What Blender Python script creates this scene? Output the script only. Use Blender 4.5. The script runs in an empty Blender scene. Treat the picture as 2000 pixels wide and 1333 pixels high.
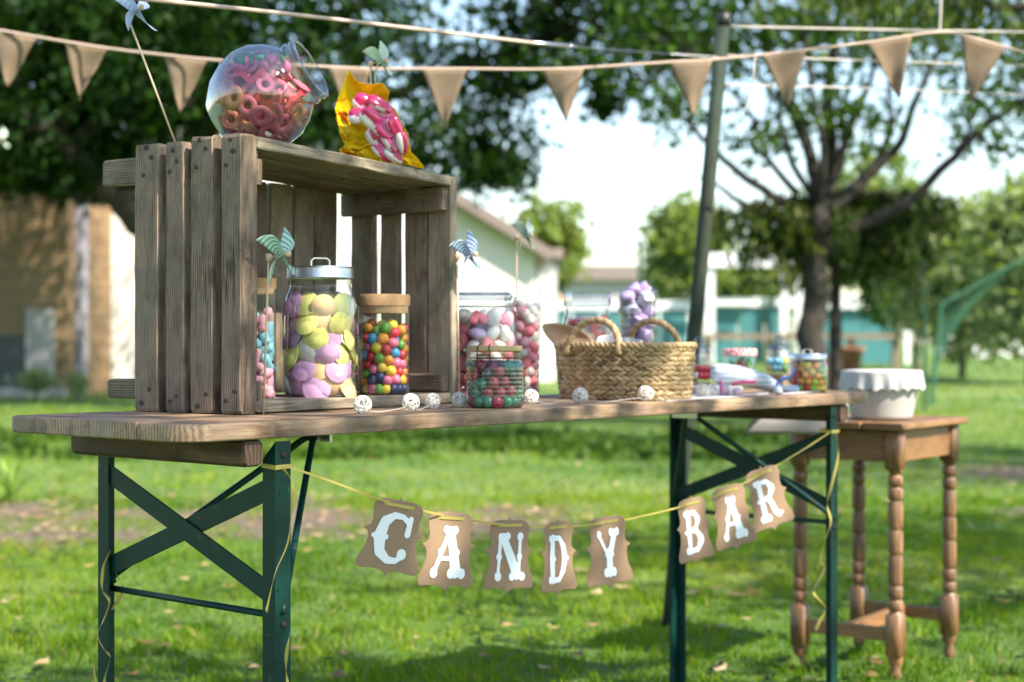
import bpy, bmesh, math, random
import numpy as np
from mathutils import Vector, Matrix, Euler

random.seed(7)
RNG = np.random.default_rng(7)
SC = bpy.context.scene
COL = SC.collection
PI = math.pi

# ------------------------------------------------------------------ camera, sky, sun, exposure
CAM = Vector((-1.5226, -1.9613, 0.8968)); YAW = 0.7091; PITCH = 0.0007; FPX = 3116.7
cd = bpy.data.cameras.new('camera'); cam = bpy.data.objects.new('camera', cd); COL.objects.link(cam)
cam.location = CAM; cam.rotation_euler = (PI/2 + PITCH, 0, YAW - PI/2)
cd.sensor_width = 36; cd.lens = FPX/2000*36; cd.clip_start = .05; cd.clip_end = 2000
cd.dof.use_dof = True; cd.dof.focus_distance = 2.68; cd.dof.aperture_fstop = 3.5; cd.dof.aperture_blades = 0
SC.camera = cam

TO_SUN = Vector((0.05, -0.74, 0.76)).normalized()
w = bpy.data.worlds.new('World'); SC.world = w; w.use_nodes = True
nt = w.node_tree; bg = nt.nodes['Background']
sky = nt.nodes.new('ShaderNodeTexSky'); sky.sky_type = 'NISHITA'; sky.sun_disc = False
sky.sun_elevation = math.asin(TO_SUN.z); sky.sun_rotation = math.atan2(TO_SUN.x, TO_SUN.y)
sky.air_density = 1.15; sky.dust_density = .7; sky.ozone_density = 1.0
nt.links.new(sky.outputs[0], bg.inputs[0]); bg.inputs[1].default_value = 0.13

sl = bpy.data.lights.new('sun', 'SUN'); so = bpy.data.objects.new('sun', sl); COL.objects.link(so)
sl.energy = 5.0; sl.angle = math.radians(.53); sl.color = (1, .925, .80)
so.rotation_euler = TO_SUN.to_track_quat('Z', 'Y').to_euler(); so.location = TO_SUN*30

SC.view_settings.view_transform = 'Standard'; SC.view_settings.look = 'None'
SC.view_settings.exposure = 1.38; SC.view_settings.gamma = 1.0; SC.view_settings.use_curve_mapping = False
SC.render.engine = 'CYCLES'
cy = SC.cycles
cy.use_denoising = True; cy.max_bounces = 10; cy.diffuse_bounces = 4; cy.glossy_bounces = 4
cy.transmission_bounces = 8; cy.transparent_max_bounces = 24; cy.caustics_refractive = False; cy.caustics_reflective = False
cy.sample_clamp_indirect = 6.0

# ------------------------------------------------------------------ places: a point of the photograph at a distance
FW = Vector((math.cos(YAW), math.sin(YAW), 0)); RT = Vector((math.sin(YAW), -math.cos(YAW), 0)); UP = Vector((0, 0, 1))
HZ = 666.5 + PITCH*FPX
def at(px, py, d): return CAM + FW*d + RT*((px - 1000)/FPX*d) + UP*((HZ - py)/FPX*d)
def atz(px, d, z):
    p = at(px, HZ, d); p.z = z; return p
def onz(px, py, z): return atz(px, (CAM.z - z)*FPX/(py - HZ), z)
def cam_xd(x, d, z): 
    p = CAM + FW*d + RT*x; p.z = z; return p
TOP = 0.77          # tabletop height
GZ = -0.03          # lawn level

# ------------------------------------------------------------------ objects
def link(o, parent=None):
    COL.objects.link(o)
    if parent is not None: o.parent = parent
    return o
def tag(o, label=None, cat=None, group=None, kind=None):
    if label: o['label'] = label
    if cat: o['category'] = cat
    if group: o['group'] = group
    if kind: o['kind'] = kind
    return o
def thing(name, label, cat, loc=(0, 0, 0), rotz=0.0, group=None):
    o = bpy.data.objects.new(name, None); o.empty_display_size = .05
    link(o); o.location = loc; o.rotation_euler = (0, 0, rotz)
    return tag(o, label, cat, group)
def mesh_data(name, verts, faces, mats=None, fm=None, smooth=False):
    me = bpy.data.meshes.new(name)
    me.from_pydata([tuple(v) for v in verts], [], [tuple(f) for f in faces])
    for m in (mats if isinstance(mats, (list, tuple)) else [mats]):
        if m is not None: me.materials.append(m)
    if fm is not None: me.polygons.foreach_set('material_index', fm)
    if smooth: me.polygons.foreach_set('use_smooth', [True]*len(me.polygons))
    me.update(); return me
def tri_mesh(name, V, T, mat, attr=None, smooth=False):
    """numpy vertices and triangles, quickly"""
    V = np.asarray(V, np.float32); T = np.asarray(T, np.int32)
    me = bpy.data.meshes.new(name)
    me.vertices.add(len(V)); me.vertices.foreach_set('co', V.ravel())
    me.loops.add(T.size); me.loops.foreach_set('vertex_index', T.ravel())
    me.polygons.add(len(T)); me.polygons.foreach_set('loop_start', np.arange(len(T), dtype=np.int32)*3)
    me.polygons.foreach_set('loop_total', np.full(len(T), 3, np.int32))
    if attr is not None:
        for k, a in attr.items():
            at_ = me.attributes.new(k, 'FLOAT', 'POINT'); at_.data.foreach_set('value', np.asarray(a, np.float32))
    me.materials.append(mat); me.update(calc_edges=True); me.validate()
    if smooth: me.polygons.foreach_set('use_smooth', [True]*len(me.polygons))
    return me
def mobj(name, me, parent=None, M=None):
    o = bpy.data.objects.new(name, me); link(o, parent)
    if M is not None: o.matrix_basis = M
    return o

class MB:
    """collects shapes that make ONE mesh object"""
    def __init__(s): s.v = []; s.f = []; s.m = []; s.mi = 0
    def add(s, vs, fs):
        b = len(s.v); s.v += [Vector(v) for v in vs]
        for f in fs: s.f.append([i + b for i in f]); s.m.append(s.mi)
        return s
    def box(s, c, size, rz=0.0, ch=0.0):
        hx, hy, hz = size[0]/2, size[1]/2, size[2]/2; M = Matrix.Rotation(rz, 3, 'Z'); c = Vector(c)
        if ch <= 0:
            vs = [c + M @ Vector((x*hx, y*hy, z*hz)) for z in (-1, 1) for y in (-1, 1) for x in (-1, 1)]
            return s.add(vs, [(0, 2, 3, 1), (4, 5, 7, 6), (0, 1, 5, 4), (2, 6, 7, 3), (0, 4, 6, 2), (1, 3, 7, 5)])
        vs = []; 
        for z, k in ((-hz, 1), (-hz + ch, 0), (hz - ch, 0), (hz, 1)):
            e = ch*k
            for x, y in ((-hx + e + ch, -hy + e), (hx - e - ch, -hy + e), (hx - e, -hy + e + ch), (hx - e, hy - e - ch),
                         (hx - e - ch, hy - e), (-hx + e + ch, hy - e), (-hx + e, hy - e - ch), (-hx + e, -hy + e + ch)):
                vs.append(c + M @ Vector((x, y, z)))
        fs = [tuple(range(7, -1, -1)), tuple(range(24, 32))]
        for r in range(3):
            for i in range(8): fs.append((r*8 + i, r*8 + (i + 1) % 8, r*8 + 8 + (i + 1) % 8, r*8 + 8 + i))
        return s.add(vs, fs)
    def tube(s, pts, rad, n=8, closed=False, cap=True):
        pts = [Vector(p) for p in pts]; N = len(pts)
        rad = rad if isinstance(rad, (list, tuple)) else [rad]*N
        tg = []
        for i in range(N):
            a = pts[(i - 1) % N] if (closed or i > 0) else pts[0]; b = pts[(i + 1) % N] if (closed or i < N - 1) else pts[-1]
            t = (b - a); tg.append(t.normalized() if t.length > 1e-9 else Vector((0, 0, 1)))
        up = Vector((0, 0, 1)) if abs(tg[0].z) < .9 else Vector((1, 0, 0))
        nrm = tg[0].cross(up).normalized(); vs = []
        for i in range(N):
            nrm = (nrm - tg[i]*nrm.dot(tg[i])); nrm = nrm.normalized() if nrm.length > 1e-6 else tg[i].orthogonal().normalized()
            bi = tg[i].cross(nrm)
            for k in range(n):
                a = 2*PI*k/n; vs.append(pts[i] + (nrm*math.cos(a) + bi*math.sin(a))*rad[i])
        fs = []
        for i in range(N if closed else N - 1):
            j = (i + 1) % N
            for k in range(n): fs.append((i*n + k, i*n + (k + 1) % n, j*n + (k + 1) % n, j*n + k))
        if cap and not closed: fs += [tuple(range(n - 1, -1, -1)), tuple(range((N - 1)*n, N*n))]
        return s.add(vs, fs)
    def ribbon(s, pts, sides, wid):
        """flat strip; sides = unit vectors across it"""
        vs = []
        for p, q in zip(pts, sides): vs += [Vector(p) - Vector(q)*wid/2, Vector(p) + Vector(q)*wid/2]
        return s.add(vs, [(2*i, 2*i + 1, 2*i + 3, 2*i + 2) for i in range(len(pts) - 1)])
    def lathe(s, prof, n=32, M=None, close=False):
        M = M or Matrix.Identity(4); vs = []; fs = []; rows = []
        for r, z in prof:
            if r < 1e-6: rows.append([len(vs)]); vs.append(M @ Vector((0, 0, z)))
            else:
                rows.append(list(range(len(vs), len(vs) + n)))
                vs += [M @ Vector((r*math.cos(2*PI*k/n), r*math.sin(2*PI*k/n), z)) for k in range(n)]
        R = len(rows)
        for i in range(R if close else R - 1):
            a, b = rows[i], rows[(i + 1) % R]
            for k in range(n):
                k2 = (k + 1) % n
                if len(a) == 1 and len(b) == 1: continue
                if len(a) == 1: fs.append((a[0], b[k2], b[k]))
                elif len(b) == 1: fs.append((a[k], a[k2], b[0]))
                else: fs.append((a[k], a[k2], b[k2], b[k]))
        return s.add(vs, fs)
    def grid(s, fn, nu, nv):
        vs = [fn(i/nu, j/nv) for j in range(nv + 1) for i in range(nu + 1)]
        return s.add(vs, [(j*(nu + 1) + i, j*(nu + 1) + i + 1, (j + 1)*(nu + 1) + i + 1, (j + 1)*(nu + 1) + i) for j in range(nv) for i in range(nu)])
    def sphere(s, c, r, nu=12, nv=8, sc=(1, 1, 1)):
        c = Vector(c); M = Matrix.Translation(c) @ Matrix.Diagonal((sc[0]*r, sc[1]*r, sc[2]*r, 1))
        return s.lathe([(math.sin(PI*i/nv), -math.cos(PI*i/nv)) for i in range(nv + 1)], nu, M)
    def data(s, name, mats, smooth=False): return mesh_data(name, s.v, s.f, mats, s.m, smooth)
    def build(s, name, mats, parent=None, smooth=False, world=False, auto=None):
        o = mobj(name, s.data(name, mats, smooth or auto is not None), parent)
        if world and parent is not None: o.matrix_parent_inverse = parent.matrix_basis.inverted()
        if auto is not None: o.data.set_sharp_from_angle(angle=math.radians(auto))
        return o

def frame(x, up):
    x = Vector(x).normalized(); z = Vector(up); z = (z - x*z.dot(x)).normalized(); y = z.cross(x)
    return Matrix((x, y, z)).transposed()
def beam(name, parent, p0, p1, wdt, thk, up, mat, seg=5, ch=.0025, jit=.0009, seed=None, warp=0.0, chip=0.0, world=False):
    """a timber: its own X runs along the grain; wdt across, thk along `up`"""
    rr = random.Random(seed if seed is not None else hash((round(p0[0], 4), round(p0[1], 4), round(p0[2], 4), wdt)))
    p0 = Vector(p0); p1 = Vector(p1); Lg = (p1 - p0).length; mb = []; fs = []
    hw, ht = wdt/2, thk/2
    base = [(-hw + ch, -ht), (hw - ch, -ht), (hw, -ht + ch), (hw, ht - ch), (hw - ch, ht), (-hw + ch, ht), (-hw, ht - ch), (-hw, -ht + ch)]
    tt = [0, .006/Lg] + [(i + rr.uniform(-.3, .3))/seg for i in range(1, seg)] + [1 - .006/Lg, 1]
    wy = rr.uniform(-1, 1)*warp; wz = rr.uniform(-1, 1)*warp
    for k, t in enumerate(tt):
        e = .86 if k in (0, len(tt) - 1) else 1
        for (y, z) in base:
            mb.append(((t - .5)*Lg + (rr.uniform(-1, 1)*chip if k in (0, len(tt) - 1) else 0), y*(.5 + .5*e) + rr.uniform(-1, 1)*jit + wy*4*t*(1 - t), z*e + rr.uniform(-1, 1)*jit*.6 + wz*4*t*(1 - t)))
    n = len(tt)
    for i in range(n - 1):
        for k in range(8): fs.append((i*8 + k, i*8 + (k + 1) % 8, (i + 1)*8 + (k + 1) % 8, (i + 1)*8 + k))
    fs += [tuple(range(7, -1, -1)), tuple(range((n - 1)*8, n*8))]
    me = mesh_data(name, mb, fs, mat)
    o = mobj(name, me, parent, Matrix.Translation((p0 + p1)/2) @ frame(p1 - p0, up).to_4x4())
    if world and parent is not None: o.matrix_parent_inverse = parent.matrix_basis.inverted()
    return o

# ------------------------------------------------------------------ materials
class NM:
    def __init__(s, name):
        s.mat = bpy.data.materials.new(name); s.mat.use_nodes = True; s.t = s.mat.node_tree
        s.b = s.t.nodes['Principled BSDF']; s.out = s.t.nodes['Material Output']
    def n(s, typ, **kw):
        nd = s.t.nodes.new('ShaderNode' + typ)
        for k, v in kw.items():
            if k.startswith('i_'):
                nm = k[2:].replace('_', ' '); nd.inputs[nm].default_value = v
            else: setattr(nd, k, v)
        return nd
    def l(s, a, b): s.t.links.new(a, b)
    def coord(s, kind='Object', scale=(1, 1, 1), rand=0.0):
        c = s.n('TexCoord'); o = c.outputs[kind]
        if rand:
            oi = s.n('ObjectInfo'); m = s.n('VectorMath', operation='MULTIPLY'); m.inputs[1].default_value = (rand, rand*1.7, rand*.6)
            s.l(oi.outputs['Random'], m.inputs[0]); a = s.n('VectorMath', operation='ADD'); s.l(o, a.inputs[0]); s.l(m.outputs[0], a.inputs[1]); o = a.outputs[0]
        mp = s.n('Mapping'); mp.inputs['Scale'].default_value = scale; s.l(o, mp.inputs[0]); return mp.outputs[0]
    def noise(s, vec, scale, detail=4, rough=.55, dist=0.0):
        nd = s.n('TexNoise'); nd.inputs['Scale'].default_value = scale; nd.inputs['Detail'].default_value = detail
        nd.inputs['Roughness'].default_value = rough; nd.inputs['Distortion'].default_value = dist
        if vec is not None: s.l(vec, nd.inputs['Vector'])
        return nd.outputs[0]
    def ramp(s, fac, stops, interp='LINEAR'):
        r = s.n('ValToRGB'); cr = r.color_ramp; cr.interpolation = interp
        while len(cr.elements) < len(stops): cr.elements.new(.5)
        for e, (p, c) in zip(cr.elements, stops): e.position = p; e.color = (*c, 1) if len(c) == 3 else c
        s.l(fac, r.inputs[0]); return r.outputs[0]
    def mix(s, fac, a, b, mode='MIX'):
        m = s.n('MixRGB', blend_type=mode)
        for sock, v in ((m.inputs[0], fac), (m.inputs[1], a), (m.inputs[2], b)):
            if isinstance(v, (int, float)): sock.default_value = v
            elif isinstance(v, tuple): sock.default_value = (*v, 1) if len(v) == 3 else v
            else: s.l(v, sock)
        return m.outputs[0]
    def math(s, op, a, b=None, clamp=False):
        m = s.n('Math', operation=op, use_clamp=clamp)
        for sock, v in zip(m.inputs, (a, b)):
            if v is None: continue
            if isinstance(v, (int, float)): sock.default_value = v
            else: s.l(v, sock)
        return m.outputs[0]
    def bump(s, h, strength=.3, dist=.001):
        b = s.n('Bump'); b.inputs['Strength'].default_value = strength; b.inputs['Distance'].default_value = dist
        s.l(h, b.inputs['Height']); s.l(b.outputs[0], s.b.inputs['Normal']); return b
    def set(s, **kw):
        for k, v in kw.items():
            sock = s.b.inputs[k.replace('_', ' ')]
            if isinstance(v, (int, float)): sock.default_value = v
            elif isinstance(v, tuple): sock.default_value = (*v, 1) if len(v) == 3 else v
            else: s.l(v, sock)
        return s

def wood(name, dark, mid, light, rings=60, stain=.5, rough=.8, green=0.0, bump=.5, across=1.0, wmix=.34, vert=False, age=0.0):
    m = NM(name)
    v = m.coord('Object', (1, 1, 1), rand=9.0)
    if vert:
        rm = m.n('Mapping'); rm.inputs['Rotation'].default_value = (0, PI/2, 0); m.l(v, rm.inputs[0]); v = rm.outputs[0]
    mp = m.n('Mapping'); mp.inputs['Scale'].default_value = (.12, 1, across); m.l(v, mp.inputs[0])
    wv = m.n('TexWave', wave_type='BANDS', bands_direction='Y'); m.l(mp.outputs[0], wv.inputs['Vector'])
    for k, q in (('Scale', rings), ('Distortion', 7.0), ('Detail', 4.0), ('Detail Scale', .6), ('Detail Roughness', .6)): wv.inputs[k].default_value = q
    mf = m.n('Mapping'); mf.inputs['Scale'].default_value = (.05, 1, 1); m.l(v, mf.inputs[0])
    fib = m.noise(mf.outputs[0], 420, 6, .65)
    ms = m.n('Mapping'); ms.inputs['Scale'].default_value = (.4, 1, 1); m.l(v, ms.inputs[0])
    big = m.noise(ms.outputs[0], 22, 6, .62, .5)
    fine = m.noise(v, 260, 4, .7)
    g = m.math('ADD', m.math('MULTIPLY', wv.outputs[1], wmix), m.math('MULTIPLY', fib, 1 - wmix))
    col = m.ramp(g, [(.22, dark), (.46, mid), (.75, light)])
    st = m.ramp(big, [(.38, (.35, .32, .30)), (.56, (1, 1, 1))])
    col = m.mix(stain, col, st, 'MULTIPLY')
    if green:
        gm = m.math('MULTIPLY', m.ramp(m.noise(v, 34, 5, .65), [(.48, (0, 0, 0)), (.66, (1, 1, 1))]), green)
        col = m.mix(gm, col, (.30, .30, .17))
    if age:
        mk_ = m.n('Mapping'); mk_.inputs['Scale'].default_value = (.03, 1, 1); m.l(v, mk_.inputs[0]); ck_ = m.noise(mk_.outputs[0], 150, 3, .6, .3)
        col = m.mix(m.math('MULTIPLY', m.ramp(ck_, [(.63, (0, 0, 0)), (.68, (1, 1, 1))]), age), col, tuple(x*.35 for x in dark))
        mk2 = m.n('Mapping'); mk2.inputs['Scale'].default_value = (.45, 1, 1); m.l(v, mk2.inputs[0]); vo_ = m.n('TexVoronoi'); vo_.inputs['Scale'].default_value = 11; m.l(mk2.outputs[0], vo_.inputs['Vector'])
        col = m.mix(m.math('MULTIPLY', m.ramp(vo_.outputs['Distance'], [(.05, (1, 1, 1)), (.13, (0, 0, 0))]), age*.85), col, tuple(x*.7 for x in dark))
        gy_ = m.noise(v, 13, 4, .6); col = m.mix(m.math('MULTIPLY', m.ramp(gy_, [(.42, (0, 0, 0)), (.66, (1, 1, 1))]), age*.55), col, (.22, .17, .13))
    oi = m.n('ObjectInfo'); hs = m.n('HueSaturation'); m.l(col, hs.inputs['Color'])
    m.l(m.math('ADD', m.math('MULTIPLY', oi.outputs['Random'], .5), .72), hs.inputs['Value'])
    pit = m.ramp(fine, [(.30, (.45, .43, .42)), (.40, (1, 1, 1))]); col = m.mix(.55, hs.outputs[0], pit, 'MULTIPLY')
    m.set(Base_Color=col, Roughness=rough)
    m.bump(m.math('ADD', g, m.math('MULTIPLY', fine, .25)), bump, .0016); return m.mat

def plain(name, col, rough=.5, var=.12, scale=60, bump=.0, metal=0.0, spec=.5, trans=0.0, coat=0.0, sub=0.0):
    m = NM(name); v = m.coord('Object', rand=5.0); nz = m.noise(v, scale, 4, .6)
    c = m.mix(nz, tuple(x*(1 - var) for x in col), tuple(min(1, x*(1 + var)) for x in col))
    m.set(Base_Color=c, Roughness=rough, Metallic=metal); m.b.inputs['Specular IOR Level'].default_value = spec
    if coat: m.b.inputs['Coat Weight'].default_value = coat; m.b.inputs['Coat Roughness'].default_value = .15
    if sub:
        m.b.inputs['Subsurface Weight'].default_value = sub; m.b.inputs['Subsurface Radius'].default_value = (1, .6, .5); m.b.inputs['Subsurface Scale'].default_value = .006
    if bump: m.bump(m.noise(v, scale*4, 5, .65), bump, .001)
    if trans:
        tr = m.n('BsdfTranslucent'); m.l(c, tr.inputs[0]); mx = m.n('MixShader'); mx.inputs[0].default_value = trans
        m.l(m.b.outputs[0], mx.inputs[1]); m.l(tr.outputs[0], mx.inputs[2]); m.l(mx.outputs[0], m.out.inputs[0])
    return m.mat
def sugar(name, col, rough=.55):
    m = NM(name); v = m.coord('Object', rand=3.0); nz = m.noise(v, 1100, 2, .7)
    c = m.mix(m.ramp(nz, [(.55, (0, 0, 0)), (.8, (.55, .55, .55))]), col, (.85, .70, .70))
    m.set(Base_Color=c, Roughness=rough); m.bump(nz, .6, .0008)
    m.b.inputs['Subsurface Weight'].default_value = .25; m.b.inputs['Subsurface Scale'].default_value = .005; return m.mat
def glass(name, tint=(.60, .67, .66), refl=.8, body=(.965, .975, .97)):
    """thin clear glass: the wall lets light straight through and mirrors at grazing angles"""
    m = NM(name); lw = m.n('LayerWeight'); lw.inputs[0].default_value = .5
    fc = lw.outputs['Facing']
    f4 = m.math('POWER', fc, 2.2); fac = m.math('ADD', m.math('MULTIPLY', f4, refl), .06, clamp=True)
    edge = m.mix(m.math('POWER', fc, 3.0), body, tint)
    tr = m.n('BsdfTransparent'); m.l(edge, tr.inputs[0]); gl = m.n('BsdfGlossy'); gl.inputs['Roughness'].default_value = .03
    v = m.coord('Object'); bp = m.n('Bump'); bp.inputs['Strength'].default_value = .12; bp.inputs['Distance'].default_value = .004
    m.l(m.noise(v, 28, 2, .5), bp.inputs['Height']); m.l(bp.outputs[0], gl.inputs['Normal'])
    mx = m.n('MixShader'); m.l(fac, mx.inputs[0]); m.l(tr.outputs[0], mx.inputs[1]); m.l(gl.outputs[0], mx.inputs[2])
    m.l(mx.outputs[0], m.out.inputs[0]); m.t.nodes.remove(m.b); return m.mat
def leafmat(name, cols, trans=.35, scale=7, rough=.45):
    m = NM(name); a = m.n('Attribute', attribute_name='tint'); c = m.ramp(a.outputs['Fac'], [(i/(len(cols) - 1), q) for i, q in enumerate(cols)])
    m.set(Base_Color=c, Roughness=rough); m.b.inputs['Specular IOR Level'].default_value = .1
    tr = m.n('BsdfTranslucent'); m.l(m.mix(1.0, c, (1.4, 1.55, .3), 'MULTIPLY'), tr.inputs[0]); mx = m.n('MixShader'); mx.inputs[0].default_value = trans
    m.l(m.b.outputs[0], mx.inputs[1]); m.l(tr.outputs[0], mx.inputs[2]); m.l(mx.outputs[0], m.out.inputs[0]); return m.mat

M = {}
M['crate'] = wood('weathered_crate_wood', (.060, .038, .026), (.18, .12, .082), (.31, .225, .16), rings=62, stain=.7, rough=.86, green=.12, age=.9)
M['crate_pale'] = wood('pale_crate_wood', (.085, .064, .044), (.215, .168, .118), (.36, .30, .21), rings=55, stain=.65, rough=.86, green=.35, age=.8)
M['table'] = wood('worn_table_wood', (.085, .046, .022), (.26, .15, .075), (.42, .275, .155), rings=44, stain=.8, rough=.6, green=.12, age=.8)
M['apron'] = wood('dark_stained_wood', (.03, .016, .009), (.085, .045, .024), (.16, .09, .05), rings=40, stain=.6, rough=.7)
M['oak'] = wood('brown_oak', (.09, .038, .013), (.21, .10, .038), (.32, .175, .075), rings=44, stain=.4, rough=.45, bump=.25)
M['oak_leg'] = wood('brown_oak_upright', (.07, .030, .011), (.19, .09, .036), (.31, .17, .075), rings=44, stain=.65, rough=.42, bump=.3, vert=True, age=.35)
M['pale_wood'] = plain('pale_birch', (.62, .45, .28), .6, .12, 80, .2)
M['cork'] = plain('cork', (.42, .25, .12), .9, .45, 420, .5)
M['nail'] = plain('rusty_nail', (.035, .022, .018), .7, .3, 300)
M['glass'] = glass('jar_glass')
M['glass_lid'] = glass('lid_glass', (.34, .38, .42), .9, (.74, .76, .81))
M['glass_thick'] = glass('thick_jar_glass', (.40, .46, .48), .95, (.86, .89, .90))
M['alu'] = plain('brushed_aluminium', (.55, .56, .57), .32, .06, 120, .05, 1.0)
M['steel'] = plain('wire_steel', (.35, .35, .37), .3, .1, 100, 0, 1.0)
M['brass_lid'] = plain('aged_lid_wood', (.50, .34, .17), .55, .15, 90, .15)
M['green_paint'] = None
m = NM('green_leg_paint'); v = m.coord('Object'); n1 = m.noise(v, 9, 6, .65); n2 = m.noise(v, 160, 3, .7)
c = m.mix(n1, (.002, .019, .016), (.005, .044, .035)); n3 = m.noise(m.coord('Object', (1, 1, .08)), 240, 3, .7); n4 = m.noise(v, 34, 6, .7)
c = m.mix(m.ramp(n3, [(.66, (0, 0, 0)), (.72, (.6, .6, .6))]), c, (.09, .15, .13)); c = m.mix(m.ramp(n4, [(.63, (0, 0, 0)), (.67, (1, 1, 1))]), c, (.11, .06, .035))
c = m.mix(m.ramp(n2, [(.72, (0, 0, 0)), (.78, (1, 1, 1))]), c, (.12, .14, .12))
m.set(Base_Color=c, Roughness=m.math('ADD', m.math('MULTIPLY', n1, .25), .28)); m.b.inputs['Specular IOR Level'].default_value = .22; m.bump(n2, .12, .0006); M['green_paint'] = m.mat
# ------------------------------------------------------------------ lawn
def sstep(a, b, x):
    t = np.clip((x - a)/(b - a), 0, 1); return t*t*(3 - 2*t)
def camxy(x, y):
    dx, dy = x - CAM.x, y - CAM.y
    return dx*RT.x + dy*RT.y, dx*FW.x + dy*FW.y          # lateral, depth
def waves(x, y, k=1.0):
    return (np.sin(x*1.7*k + 1.3*np.sin(y*1.1*k)) + np.sin(y*2.3*k + 1.7*np.sin(x*.9*k + 2)) + .6*np.sin((x + y)*4.1*k + 1) + .5*np.sin((x*1.3 - y)*6.3*k))/3.1
def ground_h(x, y):
    X, d = camxy(x, y); r = X/np.maximum(d, 1.0)
    rise = .38*sstep(18, 58, d)*sstep(-.09, .04, r)
    return GZ + rise + .012*waves(x, y, .8)
def soil_mask(x, y):
    X, d = camxy(x, y); wv = waves(x, y, 1.1)
    band = np.exp(-((d - 8.0 - .7*wv)/.95)**2)*sstep(.12, -.02, X/np.maximum(d, 1)) *(.62 + .75*waves(x*1.9, y*1.9) + .3*waves(x*5.1, y*5.1))
    b2 = np.exp(-((d - 8.6 - .3*wv)/.5)**2)*.55*(.5 + waves(x*2.3, y*2.3))
    b3 = np.exp(-((d - 11.3)/.7)**2)*sstep(.24, .31, X/np.maximum(d, 1))*.9
    b4 = 0
    return np.clip(band + b2 + b3 + b4, 0, 1)

ang = np.concatenate([np.linspace(-.5, .5, 110), np.linspace(.5, 2*PI - .5, 60)[1:-1]])
rad = np.concatenate([[.3, .8, 1.5, 2.3, 3.0], np.geomspace(3.4, 60, 95), np.geomspace(66, 900, 24)])
gx = CAM.x; gy = CAM.y
V = [(gx, gy, GZ)]
A, Rr = np.meshgrid(ang, rad)
fx = FW.x*np.cos(A) + RT.x*np.sin(A); fy = FW.y*np.cos(A) + RT.y*np.sin(A)
X_ = gx + fx*Rr; Y_ = gy + fy*Rr; Z_ = ground_h(X_, Y_)
V = np.vstack([[(gx, gy, GZ)], np.stack([X_.ravel(), Y_.ravel(), Z_.ravel()], 1)])
na = len(ang); T = [(0, 1 + (k + 1) % na, 1 + k) for k in range(na)]
for i in range(len(rad) - 1):
    for k in range(na):
        a, b = 1 + i*na + k, 1 + i*na + (k + 1) % na; c, d_ = a + na, b + na
        T += [(a, b, c), (b, d_, c)]
m = NM('lawn_ground'); v = m.coord('Object')
so_ = m.n('Attribute', attribute_name='soil').outputs['Fac']
g1 = m.noise(v, 2.2, 5, .6); g2 = m.noise(v, 60, 5, .7); g3 = m.noise(v, .35, 3, .5)
gc = m.ramp(m.math('ADD', m.math('MULTIPLY', g1, .6), m.math('MULTIPLY', g2, .4)), [(.3, (.035, .075, .012)), (.5, (.075, .15, .022)), (.68, (.14, .21, .045))])
gc = m.mix(m.ramp(g3, [(.45, (0, 0, 0)), (.7, (.5, .5, .5))]), gc, (.24, .27, .075))
sc = m.ramp(g2, [(.3, (.055, .037, .024)), (.5, (.13, .092, .06)), (.7, (.26, .20, .14))])
g4 = m.noise(v, 9, 4, .65)
mk = m.ramp(m.math('ADD', so_, m.math('ADD', m.math('MULTIPLY', m.math('SUBTRACT', g2, .5), 1.0), m.math('MULTIPLY', m.math('SUBTRACT', g4, .5), 1.6))), [(.25, (0, 0, 0)), (.6, (1, 1, 1))])
m.set(Base_Color=m.mix(mk, gc, sc), Roughness=.9); m.bump(g2, .8, .02); M['lawn'] = m.mat
gme = tri_mesh('ground', V, [(t[0], t[2], t[1]) for t in T], M['lawn'], {'soil': np.concatenate([[0], soil_mask(X_.ravel(), Y_.ravel())])}, smooth=True)
tag(mobj('ground', gme), kind='structure')

# grass blades: nobody could count them
def blades(n, d0, d1, spread, hmin, hmax, wid, pw, seed, soil_cut=.45):
    r = np.random.default_rng(seed)
    d = (d0**pw + (d1**pw - d0**pw)*r.random(n))**(1/pw); X = (r.random(n)*2 - 1)*spread*d
    x = CAM.x + FW.x*d + RT.x*X; y = CAM.y + FW.y*d + RT.y*X
    keep = soil_mask(x, y) + .9*(r.random(n) - .5) + .35*waves(x*4.3, y*4.3) < soil_cut
    x, y, d = x[keep], y[keep], d[keep]; n = len(x); z = ground_h(x, y) - .004
    clump = .72 + .42*waves(x*3.1, y*3.1) + .45*waves(x*9.7, y*9.7)
    h = (hmin + (hmax - hmin)*r.random(n)**1.6)*np.clip(clump, .45, 1.4); a = r.random(n)*2*PI; b = r.random(n)*2*PI
    w_ = wid*(.7 + .6*r.random(n)); lean = h*(.25 + .75*r.random(n))
    sx, sy = np.cos(a)*w_/2, np.sin(a)*w_/2; lx, ly = np.cos(b)*lean, np.sin(b)*lean
    Vv = np.empty((n, 5, 3), np.float32)
    Vv[:, 0] = np.stack([x - sx, y - sy, z], 1); Vv[:, 1] = np.stack([x + sx, y + sy, z], 1)
    Vv[:, 2] = np.stack([x - sx*.8 + lx*.35, y - sy*.8 + ly*.35, z + h*.6], 1); Vv[:, 3] = np.stack([x + sx*.8 + lx*.35, y + sy*.8 + ly*.35, z + h*.6], 1)
    Vv[:, 4] = np.stack([x + lx, y + ly, z + h*.93], 1)
    b0 = (np.arange(n)*5)[:, None]
    Tt = np.concatenate([b0 + np.array([[0, 1, 3]]), b0 + np.array([[0, 3, 2]]), b0 + np.array([[2, 3, 4]])])
    t = np.clip(.5 + .28*waves(x*.9, y*.9) + .32*(r.random(n) - .5), 0, .9); t[r.random(n) < .035] = 1.0
    return Vv.reshape(-1, 3), Tt, np.repeat(t, 5)
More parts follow.
